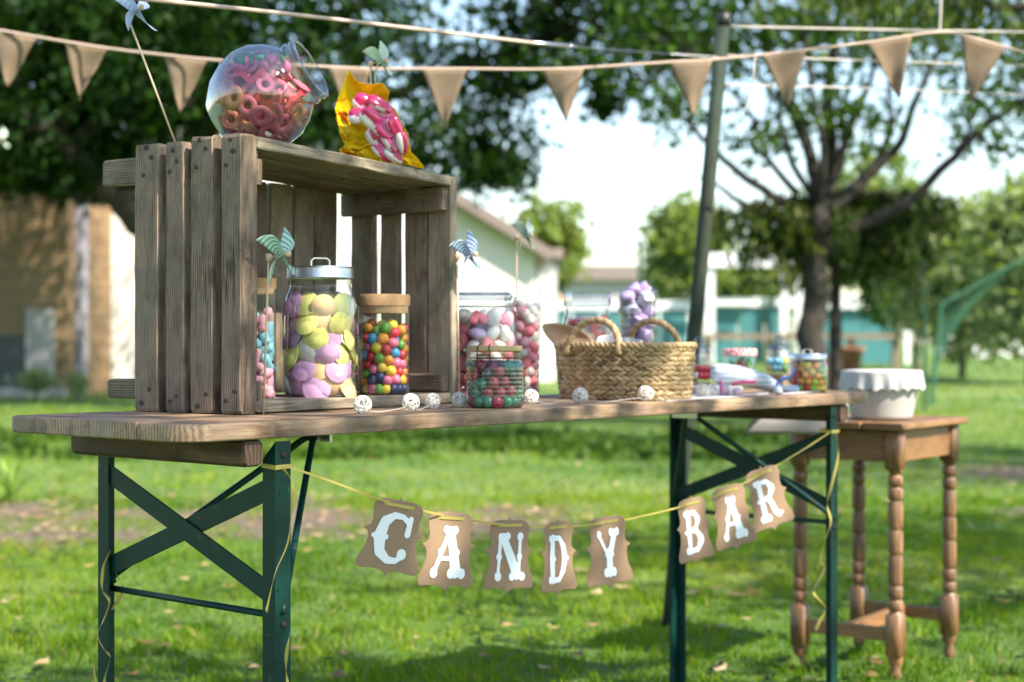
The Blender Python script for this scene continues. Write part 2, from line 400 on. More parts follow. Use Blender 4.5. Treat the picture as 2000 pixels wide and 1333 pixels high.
M['grass'] = leafmat('grass_blade', [(.024, .070, .005), (.070, .152, .007), (.145, .242, .010), (.25, .30, .02), (.38, .29, .11)], .4, rough=.5)
parts = [blades(190000, 3.4, 9.5, .47, .022, .06, .0042, 1.35, 11), blades(60000, 9.0, 22, .45, .03, .07, .009, 1.2, 12, .5), blades(26000, 20, 62, .42, .05, .11, .03, 1.0, 13)]
off = 0; VV = []; TT = []; AA = []
for v_, t_, a_ in parts: VV.append(v_); TT.append(t_ + off); AA.append(a_); off += len(v_)
tag(mobj('grass', tri_mesh('grass', np.vstack(VV), np.vstack(TT), M['grass'], {'tint': np.concatenate(AA)})), 'short green grass growing all over the lawn', 'grass', kind='stuff')

# ------------------------------------------------------------------ leaves
def leaf_tris(C, size, r, droop=.0, aspect=.6, tint0=.5, tvar=.5, flat=False):
    """C: leaf centres; each leaf a folded blade of two triangles on a random plane"""
    n = len(C); size = size*(.45 + 1.1*r.random(n))
    u = r.normal(size=(n, 3)); u[:, 2] -= droop
    if flat: u[:, 2] *= .08
    u /= np.linalg.norm(u, axis=1)[:, None]
    q = r.normal(size=(n, 3)); 
    if flat: q[:, 2] *= .08
    s = np.cross(u, q); s = s if not flat else np.cross(u, np.tile([[0, 0, 1.]], (n, 1)))
    s /= np.linalg.norm(s, axis=1)[:, None] + 1e-9
    nn = np.cross(u, s); L = size[:, None]; W = L*aspect/2
    Vv = np.empty((n, 4, 3), np.float32)
    Vv[:, 0] = C - u*L/2; Vv[:, 1] = C + s*W + nn*W*.35; Vv[:, 2] = C + u*L/2; Vv[:, 3] = C - s*W + nn*W*.35
    b0 = (np.arange(n)*4)[:, None]; Tt = np.concatenate([b0 + np.array([[0, 1, 2]]), b0 + np.array([[0, 2, 3]])])
    t = np.clip(tint0 + tvar*(r.random(n) - .5), 0, 1)
    return Vv.reshape(-1, 3), Tt, np.repeat(t, 4)
def join(parts):
    off = 0; VV = []; TT = []; AA = []
    for v_, t_, a_ in parts: VV.append(v_); TT.append(t_ + off); AA.append(a_); off += len(v_)
    return np.vstack(VV), np.vstack(TT), np.concatenate(AA)
M['leaf_dark'] = leafmat('dark_tree_leaf', [(.007, .020, .005), (.013, .038, .007), (.026, .066, .010), (.05, .10, .015)], .3)
M['leaf_mid'] = leafmat('mid_tree_leaf', [(.020, .05, .010), (.045, .10, .014), (.085, .15, .022), (.16, .20, .04)], .35)
M['leaf_needle'] = leafmat('evergreen_needles', [(.008, .020, .007), (.020, .044, .010), (.05, .08, .016), (.12, .14, .03)], .3)
M['leaf_yellow'] = leafmat('yellow_green_leaf', [(.06, .10, .025), (.13, .19, .045), (.23, .28, .075), (.34, .35, .14)], .4)
M['leaf_olive'] = leafmat('silver_green_leaf', [(.10, .13, .065), (.18, .23, .11), (.28, .33, .17), (.38, .40, .24)], .4)
m = NM('bark'); v = m.coord('Object', (1, 1, .3)); nz = m.noise(v, 26, 7, .7, .6)
m.set(Base_Color=m.ramp(nz, [(.3, (.012, .010, .008)), (.55, (.042, .035, .028)), (.75, (.085, .078, .065))]), Roughness=.95); m.bump(nz, 1.0, .02); M['bark'] = m.mat

def smooth_path(pts, n=5):
    pts = [Vector(p) for p in pts]; out = []
    for i in range(len(pts) - 1):
        p0 = pts[max(i - 1, 0)]; p1 = pts[i]; p2 = pts[i + 1]; p3 = pts[min(i + 2, len(pts) - 1)]
        for k in range(n):
            t = k/n; out.append(.5*((2*p1) + (p2 - p0)*t + (2*p0 - 5*p1 + 4*p2 - p3)*t*t + (-p0 + 3*p1 - 3*p2 + p3)*t**3))
    out.append(pts[-1]); return out

def tree(name, label, base, trunk, limbs, blobs, leaf_mat, leaf, seed, group=None, rings=True, twig_r=.012, tint=.5, droop=.3, aspect=.6, cat='tree'):
    """trunk/limbs: lists of (point, radius); blobs: (centre, (along right, along view, up) radii, clusters, leaves each, cluster radius)"""
    r = np.random.default_rng(seed); rt = thing(name, label, cat, base, 0, group); Bv = Vector(base); allp = []
    def path(spec, nm):
        P = smooth_path([p for p, _ in spec], 5); R0 = [q for _, q in spec]
        RR = [R0[min(i//5, len(R0) - 1)]*(1 - (i % 5)/5) + R0[min(i//5 + 1, len(R0) - 1)]*((i % 5)/5) for i in range(len(P))]
        P = [p + Vector(r.normal(size=3))*q*.18 for p, q in zip(P, RR)]
        MB().tube(P, RR, 9).build(nm, M['bark'], rt, smooth=True, world=True); allp.extend(zip(P, RR))
    path(trunk, 'trunk')
    for lb in limbs: path(lb, 'limb')
    LP = np.array([p for p, _ in allp]); lv = []; tw = MB()
    Bz = np.array([[RT.x, RT.y, 0], [FW.x, FW.y, 0], [0, 0, 1]])
    for (c, rad_, nc, nl, cr) in blobs:
        q = r.normal(size=(nc, 3)); q /= np.linalg.norm(q, axis=1)[:, None]; q *= (r.random(nc)**.42)[:, None]
        cc = np.array(c) + (q*np.array(rad_)) @ Bz
        for k in range(nc):
            j = np.argmin(((LP - cc[k])**2).sum(1) + .0*LP[:, 2]); p0 = Vector(LP[j]); p1 = Vector(cc[k])
            if k % 2 == 0:
                md = (p0 + p1)/2 + Vector(r.normal(size=3))*(p1 - p0).length*.10 + Vector((0, 0, .06*(p1 - p0).length))
                tw.tube([p0, md, p1], [twig_r*1.4, twig_r, twig_r*.35], 4, cap=False)
            m_ = max(3, int(nl*(.6 + .8*r.random()))); lc = cc[k] + r.normal(size=(m_, 3))*cr*np.array([1, 1, .75])
            lv.append(leaf_tris(lc, leaf, r, droop, aspect, np.clip(tint + .22*(r.random() - .5), 0, 1), .45))
    if tw.v: tag(tw.build('twigs', M['bark'], rt, world=True), kind='stuff')
    v_, t_, a_ = join(lv)
    o = mobj('crown', tri_mesh('crown', v_, t_, leaf_mat, {'tint': a_}), rt); o.matrix_parent_inverse = rt.matrix_basis.inverted()
    return rt

def A3(px, py, d): return at(px, py, d)
# big dark tree behind the crate
D = 22.5; K = 2.2
B0 = atz(365, D, GZ)
def kb(px, py, dz, rx, ry, rz, nc, nl, cr): return (A3(px, py, D + dz), (rx*K, ry*K, rz*K), nc, nl, cr*K)
tree('broadleaf_tree', 'large dark broadleaf tree spreading behind the wooden crate', B0,
     [(B0, .36), (A3(360, 700, D), .33), (A3(350, 520, D), .30), (A3(370, 330, D + .4), .24), (A3(420, 120, D + .8), .18), (A3(470, -150, D + 1.2), .1)],
     [[(A3(345, 500, D), .25), (A3(262, 415, D - .2), .21), (A3(190, 345, D - .6), .17), (A3(100, 260, D - 1), .12), (A3(-20, 180, D - 1.2), .08)],
      [(A3(350, 440, D), .2), (A3(480, 330, D + .2), .16), (A3(640, 240, D + .4), .12), (A3(800, 170, D + .2), .09), (A3(960, 110, D), .06)],
      [(A3(640, 240, D + .4), .1), (A3(760, 290, D + .8), .07), (A3(900, 330, D + 1.2), .04)],
      [(A3(380, 280, D + .4), .18), (A3(560, 120, D + 1), .12), (A3(740, -20, D + 1.6), .08)],
      [(A3(960, 110, D), .06), (A3(1080, 70, D - .2), .044), (A3(1200, 60, D - .4), .03), (A3(1300, 90, D - .4), .015)],
      [(A3(360, 330, D + .4), .16), (A3(250, 150, D + .8), .12), (A3(120, 0, D + 1.2), .08)]],
     [kb(100, 130, -.4, 1.15, 1.0, .74, 170, 120, .15), kb(-190, 160, -.4, .8, 1.0, .65, 90, 120, .15),
      kb(430, 60, .2, 1.1, 1.1, .85, 112, 96, .15), kb(760, 50, .3, .75, .9, .72, 34, 56, .15),
      kb(780, 270, .3, .74, .6, .40, 34, 54, .13), kb(945, 210, .2, .46, .5, .52, 22, 50, .12),
      kb(965, 335, .2, .24, .3, .2, 18, 64, .07), kb(1120, 30, 0, .62, .6, .40, 46, 46, .10), kb(1300, 60, -.2, .45, .5, .44, 36, 42, .10),
      kb(1010, 110, 0, .35, .4, .4, 22, 54, .09), kb(600, -420, .4, 2.4, 1.4, 1.0, 130, 60, .22), kb(40, -420, .4, 2.0, 1.4, 1.0, 110, 60, .22),
      kb(130, 330, -.2, .6, .5, .15, 60, 90, .07), kb(1190, 190, 0, .12, .2, .16, 10, 40, .06)],
     M['leaf_dark'], .135, 21, tint=.42, twig_r=.02)

# many-stemmed tree on the right, leafy above and with dark evergreen skirts
D = 17.0; B1 = atz(1592, D, float(ground_h(np.array([atz(1592, D, 0).x]), np.array([atz(1592, D, 0).y]))[0]) - .05)
tree('spreading_tree', 'spreading tree with fanned bare limbs and a dark trunk right of the pole', B1,
     [(B1, .19), (A3(1588, 700, D), .155), (A3(1585, 600, D), .14), (A3(1597, 500, D), .135), (A3(1605, 420, D), .12)],
     [[(A3(1605, 430, D), .09), (A3(1590, 330, D), .075), (A3(1550, 210, D), .055), (A3(1500, 90, D), .04), (A3(1470, -60, D), .02)],
      [(A3(1605, 420, D), .09), (A3(1625, 300, D + .2), .075), (A3(1620, 150, D + .3), .055), (A3(1650, -40, D + .4), .03)],
      [(A3(1600, 440, D), .07), (A3(1520, 390, D), .055), (A3(1440, 335, D - .2), .042), (A3(1370, 270, D - .4), .03), (A3(1290, 180, D - .5), .015)],
      [(A3(1610, 420, D), .085), (A3(1690, 345, D), .065), (A3(1755, 285, D), .052), (A3(1790, 190, D), .04), (A3(1860, 40, D), .02)],
      [(A3(1640, 455, D), .07), (A3(1770, 400, D - .3), .06), (A3(1850, 320, D - .5), .05), (A3(1930, 245, D - .6), .04), (A3(2060, 150, D - .7), .025)],
      [(A3(1590, 450, D), .05), (A3(1510, 430, D), .042), (A3(1430, 385, D), .03), (A3(1385, 345, D), .016)],
      [(A3(1605, 400, D), .06), (A3(1570, 280, D + .3), .045), (A3(1530, 200, D + .4), .03), (A3(1440, 120, D + .5), .015)],
      [(A3(1615, 380, D), .06), (A3(1660, 250, D), .045), (A3(1700, 160, D), .03), (A3(1730, 40, D), .016)],
      [(A3(1560, 380, D), .045), (A3(1500, 310, D), .034), (A3(1470, 230, D), .022), (A3(1420, 170, D), .012)],
      [(A3(1600, 410, D), .05), (A3(1610, 300, D - .3), .04), (A3(1585, 180, D - .4), .03), (A3(1570, 40, D - .5), .015)],
      [(A3(1600, 400, D), .05), (A3(1645, 310, D + .3), .04), (A3(1650, 200, D + .4), .028), (A3(1690, 60, D + .5), .014)],
      [(A3(1700, 340, D), .045), (A3(1740, 250, D), .034), (A3(1735, 160, D), .022), (A3(1760, 60, D), .012)],
      [(A3(1590, 390, D), .045), (A3(1540, 300, D - .2), .034), (A3(1520, 200, D - .2), .022), (A3(1540, 90, D - .2), .012)],
      [(A3(1440, 335, D - .2), .03), (A3(1400, 290, D - .2), .022), (A3(1390, 200, D - .2), .014), (A3(1350, 120, D - .2), .008)],
      [(A3(1500, 430, D), .034), (A3(1420, 420, D), .024), (A3(1390, 400, D), .014), (A3(1360, 330, D), .008)],
      [(A3(1850, 320, D - .5), .03), (A3(1890, 260, D - .5), .022), (A3(1900, 170, D - .5), .014), (A3(1930, 80, D - .5), .008)]],
     [(A3(1380, 40, 17), (1.0, .9, .62), 48, 22, .18), (A3(1560, 60, 17), (1.0, .9, .6), 46, 23, .18), (A3(1760, 60, 17), (1.1, .9, .5), 52, 24, .18),
      (A3(1960, 190, 16.6), (.6, .8, .65), 34, 26, .15), (A3(1320, 215, 16.6), (.36, .6, .3), 14, 20, .12), (A3(1490, 250, 17), (.6, .7, .42), 20, 18, .12),
      (A3(1690, 240, 17), (.7, .7, .42), 24, 18, .12), (A3(1600, -300, 17), (2.6, 1.8, 1.2), 110, 34, .3), (A3(1230, 90, 17), (.5, .6, .5), 22, 20, .16)],
     M['leaf_mid'], .10, 22, tint=.35)
def weeping(name, label, base, trunk, ends, leaf_mat, leaf, seed, tint=.5, spray=26, hang=.35, per=.09):
    """evergreen whose boughs arch out and let their needles hang"""
    r = np.random.default_rng(seed); rt = thing(name, label, 'tree', base); P = smooth_path([p for p, _ in trunk], 5)
    MB().tube(P, [trunk[min(i//5, len(trunk) - 1)][1] for i in range(len(P))], 9).build('trunk', M['bark'], rt, smooth=True, world=True); lv = []; tw = MB()
    for (p0, p1, sag) in ends:
        n = max(6, int((p1 - p0).length/per)); pts = []
        for i in range(n + 1):
            t = i/n; q = p0.lerp(p1, t) + UP*(sag*math.sin(t*PI*.9)) + Vector(r.normal(size=3))*.02; pts.append(q)
            if t > .18:
                for j in range(2):
                    L_ = hang*(.35 + .9*r.random()); k = int(spray*L_/hang*(.5 + r.random())); tt = r.random(k); off_ = np.array(RT)*r.normal()*.16 + np.array(FW)*r.normal()*.2
                    c = np.array(q) + off_*tt[:, None] + np.array([0, 0, -1.])*(L_*tt**1.1)[:, None] + r.normal(size=(k, 3))*.035
                    lv.append(leaf_tris(c, leaf, r, 2.4, .34, np.clip(tint + .5*(r.random() - .5), 0, 1), .4))
                    tw.tube([q, q + Vector(off_) - UP*L_*.9], [.006, .003], 3, cap=False)
        MB().tube(pts, [.03*(1 - .8*i/n) + .004 for i in range(n + 1)], 6).build('bough', M['bark'], rt, smooth=True, world=True)
    tag(tw.build('twigs', M['bark'], rt, world=True), kind='stuff'); v_, t_, a_ = join(lv)
    o = mobj('crown', tri_mesh('crown', v_, t_, leaf_mat, {'tint': a_}), rt); o.matrix_parent_inverse = rt.matrix_basis.inverted(); return rt
bw_ = atz(1630, 17.3, float(B1.z)); g5 = random.Random(8); E_ = []
for (xa, ya, xb, yb, sg) in ((1620, 430, 1415, 455, .12), (1615, 400, 1450, 410, .1), (1620, 470, 1470, 500, .1), (1630, 400, 1540, 430, .1), (1640, 420, 1720, 440, .1), (1640, 390, 1790, 420, .14), (1640, 440, 1840, 440, .16), (1650, 470, 1780, 500, .1), (1620, 500, 1540, 535, .06), (1640, 500, 1700, 530, .06), (1635, 380, 1640, 440, .05), (1640, 400, 1860, 400, .12), (1620, 390, 1560, 470, .1), (1620, 450, 1500, 470, .1), (1640, 450, 1740, 480, .1), (1625, 420, 1590, 520, .05), (1640, 470, 1820, 480, .12), (1620, 410, 1390, 430, .12), (1640, 410, 1700, 400, .1)):
    E_.append((at(xa, ya, 17.3 + g5.uniform(-.1, .1)), at(xb, yb, 17.2 + g5.uniform(-.6, .5)), sg))
weeping('weeping_evergreen', 'low dark weeping evergreen hanging round the tree trunk', bw_, [(bw_, .07), (at(1632, 600, 17.3), .06), (at(1634, 480, 17.3), .045), (at(1638, 370, 17.3), .02)], E_, M['leaf_needle'], .12, 23, .6, 27, .40, .09)
cb0 = atz(2160, 13.0, GZ); E_ = []
for (xa, ya, xb, yb, sg) in ((2150, 40, 1500, -10, .1), (2150, 0, 1660, 10, .12), (2150, 60, 1800, 20, .1), (2150, 120, 1900, 60, .1), (2150, 180, 1960, 130, .1), (2150, -80, 1600, -60, .1), (2150, -160, 1700, -120, .12), (2150, -40, 1440, -60, .1)):
    E_.append((at(xa, ya, 13.0), at(xb, yb, 12.9 + g5.uniform(-.5, .5)), sg))
for k in range(16):   # the crown goes on above the picture
    a_ = k*2.4; E_.append((at(2155, -260 - 50*k, 13), at(2155, -260 - 50*k, 13) + RT*math.cos(a_)*(2.6 - .1*k) + FW*math.sin(a_)*(2.6 - .1*k) - UP*.3, .15))
weeping('hanging_conifer', 'sunlit conifer boughs hanging in at the top right', cb0, [(cb0, .2), (at(2160, 400, 13), .17), (at(2158, 0, 13), .15), (at(2155, -500, 13), .1), (at(2155, -1100, 13), .03)], E_, M['leaf_yellow'], .08, 24, .3, 24, .36, .11)
# far greenery
def bush(name, label, px, py, d, rx, rz, mat, seed, n=60, leaf=.28, group=None, nl=46, cr=.3, cat='bush', trunk_r=.08):
    c = A3(px, py, d); x_, y_ = np.array([c.x]), np.array([c.y]); b = Vector((c.x, c.y, float(ground_h(x_, y_)[0]) - .05))
    return tree(name, label, b, [(b, trunk_r), (b + (c - b)*.5, trunk_r*.8), (c, trunk_r*.4)], [[(b + (c - b)*.4, trunk_r*.5), (c + RT*rx*.5, trunk_r*.2)], [(b + (c - b)*.5, trunk_r*.5), (c - RT*rx*.5, trunk_r*.2)]],
         [(c, (rx, rx*.8, rz), n, nl, cr)], mat, leaf, seed, group, tint=.5, cat=cat)
bush('distant_tree', 'yellowish distant tree right of the white gabled house', 1065, 490, 46, .85, 1.3, M['leaf_yellow'], 31, cat='tree')
bush('distant_tree', 'pale green distant tree just left of the leaning pole', 1335, 490, 48, 1.0, 1.5, M['leaf_yellow'], 32, 90, cat='tree')
bush('distant_tree', 'bright green round tree behind the white pergola', 1480, 540, 52, 2.0, 1.5, M['leaf_yellow'], 33, 90, cat='tree')
bush('distant_tree', 'sunny yellow green tree seen through the fanned limbs', 1690, 420, 60, 2.6, 2.4, M['leaf_yellow'], 34, 110, cat='tree')
bush('olive_shrub', 'tall silvery shrub behind the green netting at right', 1880, 540, 34, 1.5, 1.7, M['leaf_olive'], 35, 150, .2, cr=.25)
bush('olive_shrub', 'silvery shrub cut by the right edge of the picture', 2010, 520, 31, 1.0, 1.7, M['leaf_olive'], 36, 120, .2, cr=.25)
bush('hedge_bush', 'shadowy bush under the weeping evergreen boughs', 1790, 560, 40, 1.3, 1.0, M['leaf_mid'], 37, 70, .22)
bush('garden_shrub', 'small shrub in front of the brick building', 70, 742, 25, .24, .12, M['leaf_olive'], 38, 16, .09, cr=.07, trunk_r=.02)
bush('garden_shrub', 'small shrub at the foot of the white house', 150, 752, 24, .12, .12, M['leaf_olive'], 39, 10, .08, cr=.06, trunk_r=.02)
# trees behind the photographer, whose shade dapples the table
def shade_tree(x, y, h, rx, seed, n, label):
    b = Vector((x, y, GZ)); c = Vector((x, y, h))
    tree('garden_tree', label, b, [(b, .16), (b + (c - b)*.5, .13), (c, .06)], [[(b + (c - b)*.5, .08), (c + RT*rx*.6, .03)], [(b + (c - b)*.5, .08), (c - RT*rx*.6, .03)], [(b + (c - b)*.55, .08), (c - FW*rx*.6, .03)]],
         [(c, (rx, rx*.9, 1.3), n, 85, .26)], M['leaf_mid'], .12, seed, 'garden trees behind the photographer')
shade_tree(1.3, -4.6, 4.9, 1.9, 41, 44, 'leafy garden tree standing out of the picture beyond the table front')
shade_tree(5.4, -4.4, 5.6, 2.2, 42, 46, 'leafy garden tree standing out of the picture to the right')
shade_tree(10.5, -3.0, 6.5, 2.8, 43, 60, 'tall garden tree out of the picture at far right')

# fallen leaves on the lawn
r = np.random.default_rng(5); n = 3600
d_ = 4.0 + 9*r.random(n)**1.2; X_ = (r.random(n)*2 - 1)*.42*d_; x_ = CAM.x + FW.x*d_ + RT.x*X_; y_ = CAM.y + FW.y*d_ + RT.y*X_
kp = r.random(n) < .07 + .9*soil_mask(x_, y_); x_, y_ = x_[kp], y_[kp]
C = np.stack([x_, y_, ground_h(x_, y_) + .028], 1)
M['dead_leaf'] = leafmat('fallen_leaf', [(.16, .08, .035), (.34, .21, .10), (.48, .36, .22), (.42, .30, .08)], .2)
v_, t_, a_ = leaf_tris(C, .062, r, 0, .55, .5, 1.0, flat=True)
tag(mobj('fallen_leaves', tri_mesh('fallen_leaves', v_, t_, M['dead_leaf'], {'tint': a_})), 'dry brown leaves scattered over the lawn', 'leaves', kind='stuff')
# low dark leaves added to stand in for shade on the lawn
r = np.random.default_rng(6); n = 26000
d_ = 12.5 + 3.6*r.random(n); X_ = (-.36 + .62*r.random(n))*d_; x_ = CAM.x + FW.x*d_ + RT.x*X_; y_ = CAM.y + FW.y*d_ + RT.y*X_
kp = (.25 + .9*waves(x_*1.3, y_*1.3)) > r.random(n)*.9; x_, y_ = x_[kp], y_[kp]
C = np.stack([x_, y_, ground_h(x_, y_) + .085*r.random(len(x_))**1.4], 1)
v_, t_, a_ = leaf_tris(C, .075, r, -.4, .5, .4, .8)
tag(mobj('shade_leaves', tri_mesh('shade_leaves', v_, t_, M['leaf_mid'], {'tint': a_})), 'low dark green leaves standing in for shade on the lawn', 'ground cover', kind='stuff')
# clover and plantain leaves between the blades
r = np.random.default_rng(16); n = 15000
d_ = 3.8 + 7*r.random(n); X_ = (r.random(n)*2 - 1)*.42*d_; x_ = CAM.x + FW.x*d_ + RT.x*X_; y_ = CAM.y + FW.y*d_ + RT.y*X_
kp = (waves(x_*2.2 + 3, y_*2.2) > .18 + .5*r.random(n)) & (soil_mask(x_, y_) < .6); x_, y_ = x_[kp], y_[kp]
C = np.stack([x_, y_, ground_h(x_, y_) + .018 + .03*r.random(len(x_))], 1); v_, t_, a_ = leaf_tris(C, .034, r, 0, .8, .45, .7, flat=True)
tag(mobj('clover', tri_mesh('clover', v_, t_, M['leaf_mid'], {'tint': a_})), 'broad clover leaves in patches among the grass', 'clover', kind='stuff')
# strappy plant at the left edge
pb = onz(22, 985, GZ); lp = thing('strappy_plant', 'sunlit strappy green plant at the left edge of the lawn', 'plant', pb)
rr = random.Random(3)
M['strap'] = plain('strap_leaf', (.22, .36, .05), .5, .25, 20, 0, 0, .5, .4)
for k in range(15):
    a = rr.uniform(0, 2*PI); ln = rr.uniform(.2, .36); out = rr.uniform(.1, .26); pts = []; sd = []
    for i in range(7):
        t = i/6; pts.append(Vector((math.cos(a)*out*t**1.5, math.sin(a)*out*t**1.5, ln*t*(1 - .28*t*t)))); sd.append(Vector((-math.sin(a), math.cos(a), .0))*(1 - t**2*.9))
    MB().ribbon(pts, sd, .026).build('leaf', M['strap'], lp)

# ------------------------------------------------------------------ buildings
M['render_white'] = plain('white_render', (.80, .79, .77), .85, .05, 3, .1)
M['render_grey'] = plain('grey_render', (.42, .41, .43), .85, .1, 3, .1)
M['lavender'] = plain('grey_pillar_paint', (.30, .29, .35), .7, .1, 5)
M['tile'] = plain('roof_tile', (.24, .19, .17), .85, .25, 9, .3)
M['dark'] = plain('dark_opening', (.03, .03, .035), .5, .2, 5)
M['slab'] = plain('grey_board', (.34, .33, .32), .8, .1, 6)
m = NM('tan_brick'); v = m.coord('Object'); sx = m.n('SeparateXYZ'); m.l(v, sx.inputs[0]); cb = m.n('CombineXYZ'); m.l(sx.outputs[0], cb.inputs[0]); m.l(sx.outputs[2], cb.inputs[1])
bk = m.n('TexBrick'); m.l(cb.outputs[0], bk.inputs['Vector'])
for k, q in (('Scale', 1.0), ('Mortar Size', .012), ('Brick Width', .21), ('Row Height', .075), ('Bias', .1)): bk.inputs[k].default_value = q
bk.inputs['Color1'].default_value = (.23, .125, .048, 1); bk.inputs['Color2'].default_value = (.15, .078, .03, 1); bk.inputs['Mortar'].default_value = (.28, .21, .13, 1)
m.set(Base_Color=bk.outputs[0], Roughness=.9); M['brick'] = m.mat

def bgbox(name, parent, x0, x1, z0, z1, d0, thick, mat, ch=0.0):
    """a block whose front faces the camera: lateral x0..x1, depth d0.."""
    c = cam_xd((x0 + x1)/2, d0 + thick/2, (z0 + z1)/2)
    mb = MB(); mb.box((0, 0, 0), (x1 - x0, thick, z1 - z0), 0, ch); o = mb.build(name, mat, parent)
    Mx = Matrix.Translation(c) @ Matrix.Rotation(YAW - PI/2, 4, 'Z')
    o.matrix_basis = Mx
    if parent is not None: o.matrix_parent_inverse = parent.matrix_basis.inverted()
    return o
def pxx(px, d): return (px - 1000)/FPX*d
def pyz(py, d): return CAM.z + (HZ - py)/FPX*d
def prism(name, parent, prof, d0, d1, mat):
    """prof: (lateral, z) outline, swept from depth d0 to d1"""
    n = len(prof); vs = [cam_xd(x, d0, z) for x, z in prof] + [cam_xd(x, d1, z) for x, z in prof]
    fs = [tuple(range(n)), tuple(range(2*n - 1, n - 1, -1))] + [(i, n + i, n + (i + 1) % n, (i + 1) % n) for i in range(n)]
    o = MB().add(vs, fs).build(name, mat, parent, world=parent is not None); return o
# white gabled house
D = 30.0
hs = thing('white_house', 'white rendered house with a broad gable behind the crate', 'house', cam_xd(-4, D, GZ))
xl, xr, xp = pxx(163, D), pxx(1046, D), pxx(480, D); zl, zr, zp = pyz(337, D), pyz(496, D), pyz(148, D)
prism('wall', hs, [(xl, GZ - .3), (xr, GZ - .3), (xr, zr), (xp, zp), (xl, zl)], D, D + 9, M['render_white'])
def slab_between(name, parent, xa, za, xb, zb, d0, d1, th, mat):
    nx, nz = -(zb - za), (xb - xa); L = math.hypot(nx, nz); nx, nz = nx/L*th, nz/L*th
    return prism(name, parent, [(xa, za), (xb, zb), (xb + nx, zb + nz), (xa + nx, za + nz)], d0, d1, mat)
slab_between('roof_slope', hs, xp - .02, zp + .01, xr + .25, zr - .13, D - .3, D + 9.3, .2, M['tile'])
slab_between('roof_slope', hs, xl - .25, zl - .13, xp + .02, zp + .01, D - .3, D + 9.3, .2, M['tile'])
an = thing('annex_building', 'low grey annex with a brown eave beside the white house', 'building', cam_xd(.6, 33, GZ))
bgbox('wall', an, pxx(1012, 33), pxx(1088, 33), GZ - .3, pyz(505, 33), 33.0, 5, M['render_grey'])
bgbox('roof', an, pxx(1000, 33), pxx(1100, 33), pyz(505, 33), pyz(487, 33), 32.7, 5.6, M['tile'])
bgbox('door', an, pxx(1052, 33), pxx(1080, 33), GZ, pyz(515, 33), 32.93, .06, M['render_white'])
# brick building
D = 27.0
bk_ = thing('brick_building', 'tan brick building with a dark doorway at the left edge', 'building', cam_xd(-10, D, GZ))
bgbox('wall', bk_, pxx(-420, D), pxx(131, D), GZ - .3, 4.4, D, 6, M['brick'])
bgbox('roof', bk_, pxx(-440, D), pxx(140, D), 4.4, 4.65, D - .25, 6.6, M['tile'])
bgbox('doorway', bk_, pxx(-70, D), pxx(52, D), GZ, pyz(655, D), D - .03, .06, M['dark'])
bgbox('panel', bk_, pxx(54, D), pxx(108, D), GZ, pyz(604, D), D - .12, .1, M['slab'])
bgbox('plinth', bk_, pxx(-420, D), pxx(131, D), GZ - .2, GZ + .16, D - .18, .17, M['slab'])
pl = thing('grey_pillar', 'grey lavender pillar between the brick building and white house', 'pillar', cam_xd(pxx(148, 27.5), 27.5, GZ))
bgbox('shaft', pl, pxx(134, 27.5), pxx(163, 27.5), GZ - .2, pyz(395, 27.5), 27.5, .3, M['lavender'])
bgbox('cap', pl, pxx(130, 27.5), pxx(165, 27.5), pyz(395, 27.5), pyz(362, 27.5), 27.45, .4, M['dark'])
# far grey building
fb = thing('far_building', 'long pale grey building far off beneath the open sky', 'building', cam_xd(pxx(1200, 75), 75, .2))
bgbox('wall', fb, pxx(1105, 75), pxx(1300, 75), -.2, pyz(548, 75), 75, 8, M['render_grey'])
prism('roof', fb, [(pxx(1098, 75), pyz(548, 75)), (pxx(1306, 75), pyz(548, 75)), (pxx(1290, 75), pyz(520, 75)), (pxx(1128, 75), pyz(520, 75))], 74.6, 83, M['tile'])

# the neighbours' garden: teal panels, pergola, shed, wall
M['teal'] = plain('teal_panel', (.05, .19, .20), .5, .15, 4)
M['white_paint'] = plain('white_paint', (.8, .8, .8), .5, .04, 10)
M['terracotta'] = plain('terracotta', (.42, .17, .09), .85, .2, 20)
M['plank_brown'] = plain('brown_plank', (.22, .16, .11), .8, .2, 9)
M['louvre'] = plain('grey_louvre', (.22, .215, .25), .6, .12, 8)
M['orange'] = plain('orange_board', (.62, .27, .08), .6, .1, 5)
M['blue'] = plain('blue_board', (.08, .13, .38), .6, .1, 5)
D = 45.0; gz = GZ + .26
tf = thing('teal_fence', 'low teal panel fence with white top rail behind the jars', 'fence', cam_xd(pxx(1200, D), D, gz))
for k in range(5):
    x0, x1 = pxx(1062 + k*57, D), pxx(1062 + (k + 1)*57 - 3, D)
    bgbox('panel', tf, x0, x1, gz - .3, pyz(606, D), D, .06, M['teal'])
bgbox('top_rail', tf, pxx(1056, D), pxx(1352, D), pyz(606, D), pyz(588, D), D - .06, .2, M['white_paint'])
for k in range(6): bgbox('post', tf, pxx(1057 + k*57, D), pxx(1062 + k*57, D), gz - .3, pyz(606, D), D - .02, .08, M['white_paint'])
bgbox('band', tf, pxx(1062, D), pxx(1112, D), pyz(600, D), pyz(578, D), D + .3, .1, M['orange'])
pg = thing('pergola', 'white slatted pergola standing right of the leaning pole', 'pergola', cam_xd(pxx(1450, 44), 44, gz))
for px_ in (1388, 1562): 
    for dd in (44, 46.5): bgbox('post', pg, pxx(px_ - 8, 44), pxx(px_ + 8, 44), gz - .3, pyz(524, 44), dd, .2, M['white_paint'])
for k in range(9): bgbox('slat', pg, pxx(1376, 44), pxx(1572, 44), pyz(522, 44) + k*.058, pyz(522, 44) + k*.058 + .04, 43.9 + k*.28, .2, M['white_paint'])
tf2 = thing('teal_fence', 'teal panel fence with white rail under the pergola', 'fence', cam_xd(pxx(1470, 46), 46, gz))
